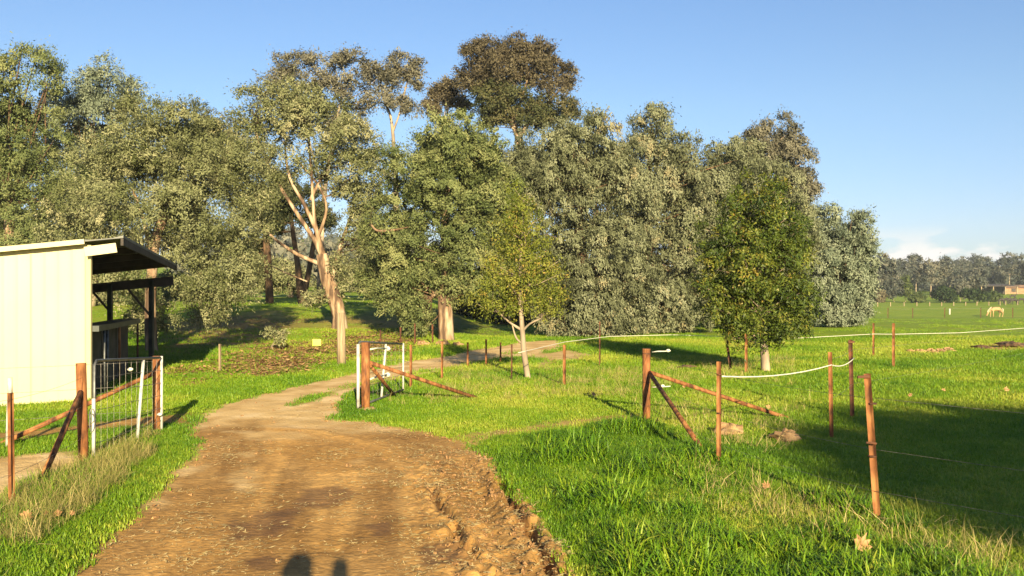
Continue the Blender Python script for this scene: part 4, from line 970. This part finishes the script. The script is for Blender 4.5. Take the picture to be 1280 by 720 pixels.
# pickets along the right side of the far road
fc = thing('picket_fence', 'row of rusty steel pickets along the near side of the far road bend', 'fence', (*base(514, 490), 0))
pc = [(514, 490, 431), (553, 477, 427), (585, 459, 428), (608, 458, 424), (626, 455, 428)]
pcs = [base(a, b) for a, b, c in pc]
for (a, b, c), q in zip(pc, pcs): picket(fc, *q, pz(c, q[1]), 'rust', .028)
for zf in (.75, .4): wire(fc, [(q[0], q[1], zf) for q in pcs])
fd = thing('picket_fence', 'row of dark thin pickets in the shade beyond the far road', 'fence', (*base(476, 430), 0))
pd = [(476, 432, 417), (501, 431, 409), (519, 432, 404), (541, 431, 405)]
pds = [base(a, b) for a, b, c in pd]
for (a, b, c), q in zip(pd, pds): picket(fd, *q, max(pz(c, q[1]), hz(*q) + .5), 'rust_dark', .035)
wire(fd, [(q[0], q[1], hz(*q) + .4) for q in pds])
fe = thing('tape_fence', 'white electric tape fence on rusty pickets crossing the middle paddock', 'fence', (*base(706, 486), 0))
pe = [(706, 486, 431, 'rust', .034, (0, 0)), (750, 459, 402, 'rust_dark', .022, (0, 0)), (933, 468, 417, 'rust', .034, (0, 0)), (915, 464, 420, 'rust_dark', .034, (-.12, 0)), (1092, 446, 404, 'rust', .030, (0, 0)), (1117, 461, 404, 'rust', .034, (0, 0)),
      (640, 478, 430, 'rust_dark', .02, (0, 0))]
for a, b, c, m_, r_, ln in pe:
    q = base(a, b); picket(fe, *q, pz(c, q[1]), m_, r_, ln)
def tp(px, py, zt=.74):
    d = (EYE - zt) * F / (py - HY); return ((px - CX) / F * d, d, zt)
wire(fe, [tp(648, 441), tp(706, 427.5), tp(762, 420.5), tp(840, 418.5), tp(933, 421.5), tp(1000, 422.5), tp(1092, 417.5), tp(1117, 417.8), tp(1200, 416), tp(1290, 409.5)], .0065, 'tape', 'tape', .0)
pb = base(275, 466)
fs = thing('stake', 'single thin grey stake on the grass left of the litter bank', 'stake', (*pb, hz(*pb)))
picket(fs, *pb, pz(430, pb[1]), 'timber', .03)
# timber post in front of the leaning gum
pp = base(427, 457)
single(MB().tube([(pp[0], pp[1], hz(*pp) - .1), (pp[0] - .01, pp[1], pz(425, pp[1])), (pp[0] - .02, pp[1], pz(391, pp[1]))], [.105, .1, .095], 12, True, .05), 'timber_post', 'timber',
       'pale round timber post standing in front of the leaning gum trunk', 'post', (*pp, hz(*pp)), smooth=True)
# far white post rail
wf = thing('white_post_fence', 'row of short white posts along the far edge of the horse field', 'fence', ((1140 - CX) / F * 150, 150, hz((1140 - CX) / F * 150, 150)))
for i, px_ in enumerate([1097, 1113, 1130, 1146, 1162, 1177, 1192, 1207, 1221, 1236, 1250, 1257, 1272]):
    d = 150 + 1.2 * i; x_ = (px_ - CX) / F * d; z_ = hz(x_, d)
    MB().beam((x_, d, z_ - .2), (x_, d, z_ + .7), .11, .11, (0, 1, 0)).build('post', 'timber', wf)
wfx = (1187 - CX) / F * 128
single(MB().tube([(wfx, 128, hz(wfx, 128) - .1), (wfx, 128, hz(wfx, 128) + .85)], .11, 8), 'white_post', 'white', 'lone white post standing out in the field before the white post row', 'post', (wfx, 128, hz(wfx, 128)))
tf = thing('picket_fence', 'thin dark picket fence crossing the green field near the horse', 'fence', ((1141 - CX) / F * 95, 95, hz((1141 - CX) / F * 95, 95)))
prev = []
for px_ in (1110, 1141, 1181, 1226, 1266):
    d = 96; x_ = (px_ - CX) / F * d; z_ = hz(x_, d); picket(tf, x_, d, z_ + 1.1, 'rust_dark', .05); prev.append((x_, d, z_ + 1.0))
wire(tf, prev, .008)

# ------------------------------------------------------------------ the shed
A = np.array([-6.60, 13.65]); u = np.array([-.268, .963]); w = np.array([-.963, -.268])
def sp(a, b, z): q = A + a * w + b * u; return np.array([q[0], q[1], z])
def rz(a, b): return 2.56 - .118 * (a + .5) - .022 * b
sh = thing('farm_shed', 'cream steel shed with skillion roof and dark open bay at the left edge', 'shed', tuple(sp(0, 0, 0)))
# front wall: ribbed sheets, one object each
aw = 0.0; si = 0
while aw < 5.9:
    a1 = min(aw + .76, 6.0); V = []; n = 20
    for i in range(n + 1):
        a = aw + (a1 - aw) * i / n
        ph = (a % .19) / .19; dep = -.005 if ph < .14 else (-.005 + (ph - .14) / .08 * .005 if ph < .22 else (0 if ph < .92 else -(ph - .92) / .08 * .005))
        for zz in (-.3, rz(a, 0) - .035): V.append(sp(a, dep - .004 * (si % 2), zz))
    for i in range(n + 1):
        a = aw + (a1 - aw) * i / n
        for zz in (-.3, rz(a, 0) - .035): V.append(sp(a, .04, zz))
    m_ = 2 * (n + 1); Fs = []
    for i in range(n):
        Fs += [(2 * i, 2 * i + 1, 2 * i + 3, 2 * i + 2), (m_ + 2 * i, m_ + 2 * i + 2, m_ + 2 * i + 3, m_ + 2 * i + 1), (2 * i + 1, m_ + 2 * i + 1, m_ + 2 * i + 3, 2 * i + 3), (2 * i, 2 * i + 2, m_ + 2 * i + 2, m_ + 2 * i)]
    Fs += [(0, m_, m_ + 1, 1), (2 * n, 2 * n + 1, m_ + 2 * n + 1, m_ + 2 * n)]
    MB().add(V, Fs).build('wall_sheet', 'cream', sh); aw = a1; si += 1
MB().beam(sp(-.02, 0.02, -.3), sp(-.02, .02, 2.44), .10, .05, (0, 1, 0)).build('corner_trim', 'cream', sh)
MB().beam(sp(6.0, .1, 1.0), sp(6.0, 8, .95), .05, 2.0).build('side_wall', 'cream', sh)
V = []; n = 44
for b in (-.15, 8.35):
    for i in range(n + 1):
        a = -.55 + 6.75 * i / n
        r_ = .022 if i % 4 == 0 else 0
        V.append(sp(a, b, rz(a, b) + r_))
for b in (-.15, 8.35):
    for i in range(n + 1):
        a = -.55 + 6.75 * i / n
        V.append(sp(a, b, rz(a, b) - .018))
m_ = n + 1; Fs = []
for i in range(n):
    Fs += [(i, i + 1, m_ + i + 1, m_ + i), (2 * m_ + i, 3 * m_ + i, 3 * m_ + i + 1, 2 * m_ + i + 1), (i, 2 * m_ + i, 2 * m_ + i + 1, i + 1), (m_ + i, m_ + i + 1, 3 * m_ + i + 1, 3 * m_ + i)]
Fs += [(0, m_, 3 * m_, 2 * m_), (n, 2 * m_ + n, 3 * m_ + n, m_ + n)]
MB().add(V, Fs).build('roof', 'roofunder', sh)
MB().beam(sp(0.0, -.175, rz(0, 0) - .015), sp(6.1, -.175, rz(6.1, 0) - .015), .03, .075).build('barge_flashing', 'cream', sh)
for i_ in range(8): MB().beam(sp(.02 + .76 * i_, -.012, -.3), sp(.02 + .76 * i_, -.012, rz(.76 * i_, 0) - .1), .012, .006, (0, 1, 0)).build('sheet_lap', 'cream', sh)
MB().beam(sp(-.53, -.14, rz(-.53, 0) - .075), sp(-.53, 8.34, rz(-.53, 8.3) - .075), .04, .11).build('roof_edge_channel', 'shade', sh)
MB().beam(sp(-.45, -.12, rz(-.5, 0) - .16), sp(.0, -.12, rz(0, 0) - .17), .07, .145).build('eave_beam', 'cream', sh)
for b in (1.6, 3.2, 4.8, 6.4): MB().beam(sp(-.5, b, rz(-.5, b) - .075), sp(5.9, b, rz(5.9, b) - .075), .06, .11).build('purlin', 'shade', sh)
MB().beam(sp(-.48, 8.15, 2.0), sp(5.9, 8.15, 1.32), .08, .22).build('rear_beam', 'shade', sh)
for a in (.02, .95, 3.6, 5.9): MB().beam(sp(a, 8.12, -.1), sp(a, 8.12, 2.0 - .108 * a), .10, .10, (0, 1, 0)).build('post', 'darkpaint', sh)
MB().beam(sp(1.35, 8.1, 1.75), sp(.95, 8.1, 1.25), .04, .05).build('knee_brace', 'shade', sh)
MB().beam(sp(.55, 8.1, 1.80), sp(.05, 8.1, 1.15), .04, .05).build('knee_brace', 'shade', sh)
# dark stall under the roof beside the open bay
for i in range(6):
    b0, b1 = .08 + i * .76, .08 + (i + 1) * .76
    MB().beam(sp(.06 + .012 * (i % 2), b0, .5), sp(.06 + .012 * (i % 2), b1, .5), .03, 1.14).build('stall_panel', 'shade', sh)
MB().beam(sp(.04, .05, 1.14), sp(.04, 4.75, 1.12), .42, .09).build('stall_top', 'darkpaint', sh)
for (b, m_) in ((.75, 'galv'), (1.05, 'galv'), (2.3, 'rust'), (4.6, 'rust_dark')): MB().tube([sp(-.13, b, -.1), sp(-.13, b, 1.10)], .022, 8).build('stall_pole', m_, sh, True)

# ------------------------------------------------------------------ sign, sapling, clods, leaves
def obj_at(px, py): q = base(px, py); return q[0], q[1], hz(*q)
x_, y_, z_ = obj_at(396, 434)
t = thing('yellow_sign', 'small blank yellow sign board low on the litter bank', 'sign', (x_, y_, z_))
MB().beam((x_ - .13, y_, z_ + .15), (x_ + .13, y_, z_ + .15), .02, .20).build('board', 'yellow', t)
MB().beam((x_, y_ + .025, z_ - .1), (x_, y_ + .025, z_ + .2), .025, .025, (0, 1, 0)).build('stake', 'timber', t)
tree('sapling', 'small leafy sapling beside a stake on the litter bank', 'sapling', 344, G(344, 438)[1], [(344, 418, 13, 9), (348, 426, 8, 7)], 450, 'leaf_olive', 'bark_pale', r0=.02, seed=90, puff=.12, leaf=(.10, .045), tint0=.7, fill=.1, twig_r=.008)
clods = [(911, 548, .17, 'tan clay clod against the near picket foot'), (982, 556, .15, 'pale clay clod in dry grass right of the near picket'), (880, 582, .05, 'small clod left of the near picket foot'),
         (1138, 441, .13, 'leftmost pale clod of the row beyond the cord fence'), (1150, 442, .16, 'second clod of the row beyond the cord fence'), (1164, 442, .18, 'biggest middle clod of the row beyond the cord fence'),
         (1176, 441, .15, 'fourth clod of the row beyond the cord fence'), (1186, 440, .18, 'rightmost clod of the row beyond the cord fence'),
         (555, 432, .22, 'pale rock left of the thick middle trunk'), (528, 432, .2, 'low brown rock among the shaded pickets'), (572, 433, .18, 'pale rock at the foot of the thick middle trunk'),
         (858, 461, .2, 'dark clump of earth behind the tall strainer post'), (1225, 436, .26, 'dark earth heap at the left of the bare patch'), (1262, 434, .4, 'long dark earth heap at the right photo edge')]
for i, (a, b, s_, lab) in enumerate(clods):
    x_, y_, z_ = obj_at(a, b)
    dark = 'dark' in lab
    single(MB().blob((x_, y_, z_ + s_ * .22), (s_, s_ * .8, s_ * (.2 if dark else .5)), seg=14, rings=9, seed=i, rough=.4), 'earth_clod' if 'rock' not in lab else 'rock', 'bark_dark' if dark else 'rock', lab, 'clod' if 'rock' not in lab else 'rock', (x_, y_, z_), 'clods and rocks on the ground')
# plane leaves
def plane_leaf(name, lab, px, py, s_, seed):
    r = random.Random(seed); x_, y_ = base(px, py); z_ = hz(x_, y_) + .05 + s_ * .35
    lobes = [(0, 1.0), (.28, .60), (.62, .92), (.95, .58), (1.25, .82), (1.75, .50), (2.3, .6), (3.14, .30)]
    pts2 = [(a, q) for a, q in lobes] + [(-a, q) for a, q in lobes[::-1][1:-1]]
    V = [(0, 0, 0)]; Fs = []
    for a, q in pts2:
        q *= s_ * r.uniform(.85, 1.1); V.append((q * math.sin(a), q * math.cos(a), r.uniform(-.12, .35) * q * 1.4))
    n = len(pts2)
    for i in range(n): Fs.append((0, 1 + i, 1 + (i + 1) % n))
    me_ = mesh_from(name, V, Fs, 'deadleaf', False)
    o = link(name, me_, None, (x_, y_, z_)); o.rotation_euler = (R(r.uniform(45, 75)), R(r.uniform(-25, 25)), R(r.uniform(-60, 60)))
    sm = o.modifiers.new('thickness', 'SOLIDIFY'); sm.thickness = .002
    tag(o, lab, 'leaf', 'fallen plane leaves')
for i, (a, b, s_, lab) in enumerate([(1076, 708, .085, 'big curled dry plane leaf in the grass at lower right'), (765, 634, .05, 'dry leaf lying in the tall green verge'), (958, 626, .05, 'dry leaf among tall grass left of the leaning near picket'),
        (32, 668, .06, 'large dry leaf on the left bank below the brace'), (72, 664, .045, 'dry leaf right of the large one on the left bank'), (90, 662, .03, 'tiny dry leaf at the right end of the left bank leaves'),
        (58, 662, .03, 'small dry leaf between two larger leaves on the left bank'), (1180, 497, .05, 'dry leaf on grass above the tree shadow'), (1258, 497, .07, 'dry leaf on grass near the right photo edge'),
        (1138, 504, .05, 'small dry leaf at the edge of the tree shadow'), (742, 503, .06, 'dry leaf in the grass behind the track shadow'), (960, 520, .05, 'dry leaf under the sloping rail'), (855, 492, .05, 'dry leaf beside the tall strainer post')]):
    plane_leaf('fallen_leaf', lab, a, b, s_, i)

# ------------------------------------------------------------------ animals and the photographer
def skinned(name, nodes, edges, m, parent, root=0, sub=2):
    me_ = bpy.data.meshes.new(name); off = np.array(parent_loc(parent))
    me_.from_pydata([tuple(np.array(n[:3]) - off) for n in nodes], edges, [])
    o = link(name, me_, parent)
    o.modifiers.new('skin', 'SKIN'); me_.skin_vertices.new() if not me_.skin_vertices else None
    for i, n in enumerate(nodes):
        sv = me_.skin_vertices[0].data[i]; r_ = n[3] if isinstance(n[3], tuple) else (n[3], n[3]); sv.radius = r_
        sv.use_root = (i == root)
    sb = o.modifiers.new('smooth', 'SUBSURF'); sb.levels = sub; sb.render_levels = sub
    me_.materials.append(M[m])
    return o
def quadruped(kind, label, x, y, s_, facing, m, mane=None, group=None, graze=True):
    z = hz(x, y); t = thing(kind, label, 'horse' if kind == 'horse' else 'cow', (x, y, z), group)
    f = facing
    def P(a, b, c, r): return (x + f * a * s_, y + b * s_, z + c * s_, r * s_)
    nd = [P(-.55, 0, 1.12, .27), P(-.15, 0, 1.08, .29), P(.3, 0, 1.10, .27), P(.62, 0, 1.12, .21)]
    if graze: nd += [P(.88, 0, .88, .14), P(1.08, 0, .58, .11), P(1.16, 0, .38, .115), P(1.27, 0, .16, .07)]
    else: nd += [P(.9, 0, 1.3, .14), P(1.1, 0, 1.5, .11), P(1.25, 0, 1.5, .11), P(1.5, 0, 1.38, .07)]
    e = [(i, i + 1) for i in range(7)]
    for sx_, off in ((1, .10), (-1, -.12)):
        k0 = len(nd)   # front legs
        nd += [P(.55 + off, .14 * sx_, .85, .12), P(.56 + off, .14 * sx_, .52, .065), P(.55 + off, .14 * sx_, .14, .045), P(.59 + off, .14 * sx_, .04, .06)]
        e += [(3, k0), (k0, k0 + 1), (k0 + 1, k0 + 2), (k0 + 2, k0 + 3)]
        k0 = len(nd)   # hind legs: knee forward, hock back
        nd += [P(-.55 + off, .15 * sx_, .82, .17), P(-.72 + off, .15 * sx_, .52, .07), P(-.66 + off, .15 * sx_, .16, .045), P(-.62 + off, .15 * sx_, .04, .06)]
        e += [(0, k0), (k0, k0 + 1), (k0 + 1, k0 + 2), (k0 + 2, k0 + 3)]
    skinned('body', nd, e, m, t, 1)
    MB().tube([P(-.82, 0, 1.18, 0)[:3], P(-.93, 0, 1.0, 0)[:3], P(-.95, 0, .6, 0)[:3]], [.05 * s_, .07 * s_, .03 * s_], 7).build('tail', mane or m, t, True)
    if kind == 'horse':
        q = [P(.60, 0, 1.36, 0)[:3], P(.86, 0, 1.08, 0)[:3], P(1.10, 0, .80, 0)[:3], P(1.16, 0, .5, 0)[:3]]
        MB().tube(q, [.04 * s_, .07 * s_, .06 * s_, .03 * s_], 7).build('mane', mane or m, t, True)
    for sx_ in (1, -1): MB().tube([P(1.12, .06 * sx_, .45, 0)[:3], P(1.08, .09 * sx_, .56, 0)[:3]] if graze else [P(1.2, .06 * sx_, 1.58, 0)[:3], P(1.18, .1 * sx_, 1.7, 0)[:3]], [.035 * s_, .01], 6).build('ear', m, t, True)
    return t
quadruped('horse', 'pale golden horse grazing alone in the green field', (1245 - CX) / F * 122, 122, 1.05, -1, 'hide_pale', 'mane')
for i, (px_, d, f_, lab) in enumerate([(1252, 170, 1, 'black cow standing leftmost of the far cattle'), (1258, 176, -1, 'black cow grazing second in the far cattle'), (1263, 172, 1, 'black cow in the middle of the far cattle'),
                                       (1268, 165, -1, 'nearest black cow of the far cattle'), (1266, 215, 1, 'black cow higher up the slope below the farmhouse'), (1277, 176, 1, 'black cow at the right photo edge')]):
    quadruped('cow', lab, (px_ - CX) / F * d, d, .85, f_, 'hide_dark', None, 'black cattle beyond the white posts', i % 2 == 1)

# the photographer, behind the lens: only the shadow of head and raised hand is seen
ph = thing('person', 'person in navy jacket and jeans standing on the road, one hand raised with a phone', 'person', (-.215, -.24, 0))
gz = hz(-.20, -.42)
hx, hy_ = -.215, -.24
nd = [(hx, hy_, 1.00, .15), (hx, hy_, 1.17, .14), (hx, hy_, 1.38, (.17, .13)), (hx, hy_, 1.50, .09), (hx, hy_ + .01, 1.60, .055)]
e = [(0, 1), (1, 2), (2, 3), (3, 4)]
k0 = len(nd)
for sx_ in (-1, 1):
    k = len(nd); nd += [(hx + .19 * sx_, hy_, 1.46, .065)]
    if sx_ > 0: nd += [(hx + .30, hy_ + .04, 1.24, .047), (hx + .25, hy_ + .12, 1.50, .033), (hx + .235, hy_ + .165, 1.63, .028)]
    else: nd += [(hx - .24, hy_ + .02, 1.15, .047), (hx - .21, hy_ + .10, .92, .035), (hx - .2, hy_ + .12, .84, .028)]
    e += [(3, k), (k, k + 1), (k + 1, k + 2), (k + 2, k + 3)]
    k = len(nd); nd += [(hx + .10 * sx_, hy_, .88, .10), (hx + .11 * sx_, hy_ + .02, .50, .065), (hx + .12 * sx_, hy_ - .01, .10, .045), (hx + .13 * sx_, hy_ + .13, .05, .042)]
    e += [(0, k), (k, k + 1), (k + 1, k + 2), (k + 2, k + 3)]
skinned('body', nd, e, 'skin', ph)
hd = MB().blob((hx, hy_ + .02, 1.745), (.078, .098, .118), seg=20, rings=14, seed=1, rough=.0)
hd.blob((hx, hy_ + .125, 1.73), (.014, .022, .024), rough=0)
for sx_ in (-1, 1):
    hd.blob((hx + .082 * sx_, hy_ + .01, 1.735), (.012, .02, .032), rough=0)
hd.build('head', 'skin', ph, True)
for sx_ in (-1, 1): MB().blob((hx + .03 * sx_, hy_ + .108, 1.76), (.013, .008, .008), rough=0).build('eye', 'white', ph, True)
MB().tube([(hx - .024, hy_ + .115, 1.685), (hx, hy_ + .121, 1.683), (hx + .024, hy_ + .115, 1.685)], .006, 6).build('mouth', 'brick', ph, True)
MB().blob((hx, hy_ - .005, 1.785), (.095, .108, .105), seg=20, rings=12, seed=4, rough=.06).build('hair', 'hair', ph, True)
cl = [(n[0], n[1], n[2], (n[3] if not isinstance(n[3], tuple) else n[3][0]) + .018) for n in nd[:4]]
def garment(name, idx, m, grow):
    mp_ = {k: i for i, k in enumerate(idx)}
    g = lambda r_: tuple(v + grow for v in r_) if isinstance(r_, tuple) else r_ + grow
    skinned(name, [(*nd[k][:3], g(nd[k][3])) for k in idx], [(mp_[a], mp_[b]) for a, b in e if a in mp_ and b in mp_], m, ph)
garment('jacket', [0, 1, 2, 3, 5, 6, 7, 13, 14, 15], 'jacket', .016)
garment('jeans', [0, 9, 10, 11, 17, 18, 19], 'jeans', .018)
# hands: palm and five fingers each
def hand(c, up, fwd, side, curl, name='hand'):
    c = np.array(c, float); up, fwd, side = [np.array(v, float) for v in (up, fwd, side)]
    h_ = MB(); h_.hexa([c - side * .038 - fwd * .012, c + side * .038 - fwd * .012, c + side * .038 + fwd * .012, c - side * .038 + fwd * .012,
                        c - side * .042 - fwd * .012 + up * .09, c + side * .042 - fwd * .012 + up * .09, c + side * .042 + fwd * .012 + up * .09, c - side * .042 + fwd * .012 + up * .09])
    for i, l in enumerate((.062, .072, .068, .052)):
        b = c + side * (-.032 + .021 * i) + up * .088
        p2_ = b + up * l * .5 * math.cos(curl) + fwd * l * .5 * math.sin(curl); p3_ = p2_ + up * l * .5 * math.cos(curl * 2.2) + fwd * l * .5 * math.sin(curl * 2.2)
        h_.tube([b - up * .01, p2_, p3_], [.0095, .009, .007], 8)
    b = c - side * .036 + up * .02
    h_.tube([b, b - side * .025 + up * .03, b - side * .025 + up * .055 + fwd * .02], [.012, .010, .008], 8)
    o = h_.build(name, 'skin', ph, True, .004); return o
hand((.02, -.055, 1.645), (0, 0, 1), (0, 1, 0), (1, 0, 0), .10)
hand((hx - .2, hy_ + .13, .84), (0, .1, -1), (-1, 0, 0), (0, 1, 0), .35)
for sx_ in (-1, 1): MB().blob((hx + .13 * sx_, hy_ + .08, .045), (.05, .14, .05), seg=14, rings=8, rough=0).build('shoe', 'hair', ph, True)
single(MB().beam((.0, -.025, 1.645), (.0, -.025, 1.775), .075, .009, (0, 1, 0)), 'mobile_phone', 'phone', 'black phone held upright in the raised hand of the photographer', 'phone', (0, -.025, 1.645))

# ------------------------------------------------------------------ the air: far trees fade a little
hm = bpy.data.materials.new('air'); hm.use_nodes = True
hn = hm.node_tree; hn.nodes.clear()
ho = hn.nodes.new('ShaderNodeOutputMaterial'); hv = hn.nodes.new('ShaderNodeVolumePrincipled')
hv.inputs['Color'].default_value = (.80, .88, 1, 1); hv.inputs['Density'].default_value = .00022; hv.inputs['Anisotropy'].default_value = 0
hn.links.new(hv.outputs[0], ho.inputs['Volume'])
M['air'] = hm
zt = 34
hb = MB().hexa([(-900, -120, -6), (900, -120, -6), (900, 900, -6), (-900, 900, -6), (-900, -120, zt), (900, -120, zt), (900, 900, zt), (-900, 900, zt)])
ho_ = link('haze', mesh_from('haze', hb.v, hb.f, 'air')); ho_['kind'] = 'stuff'
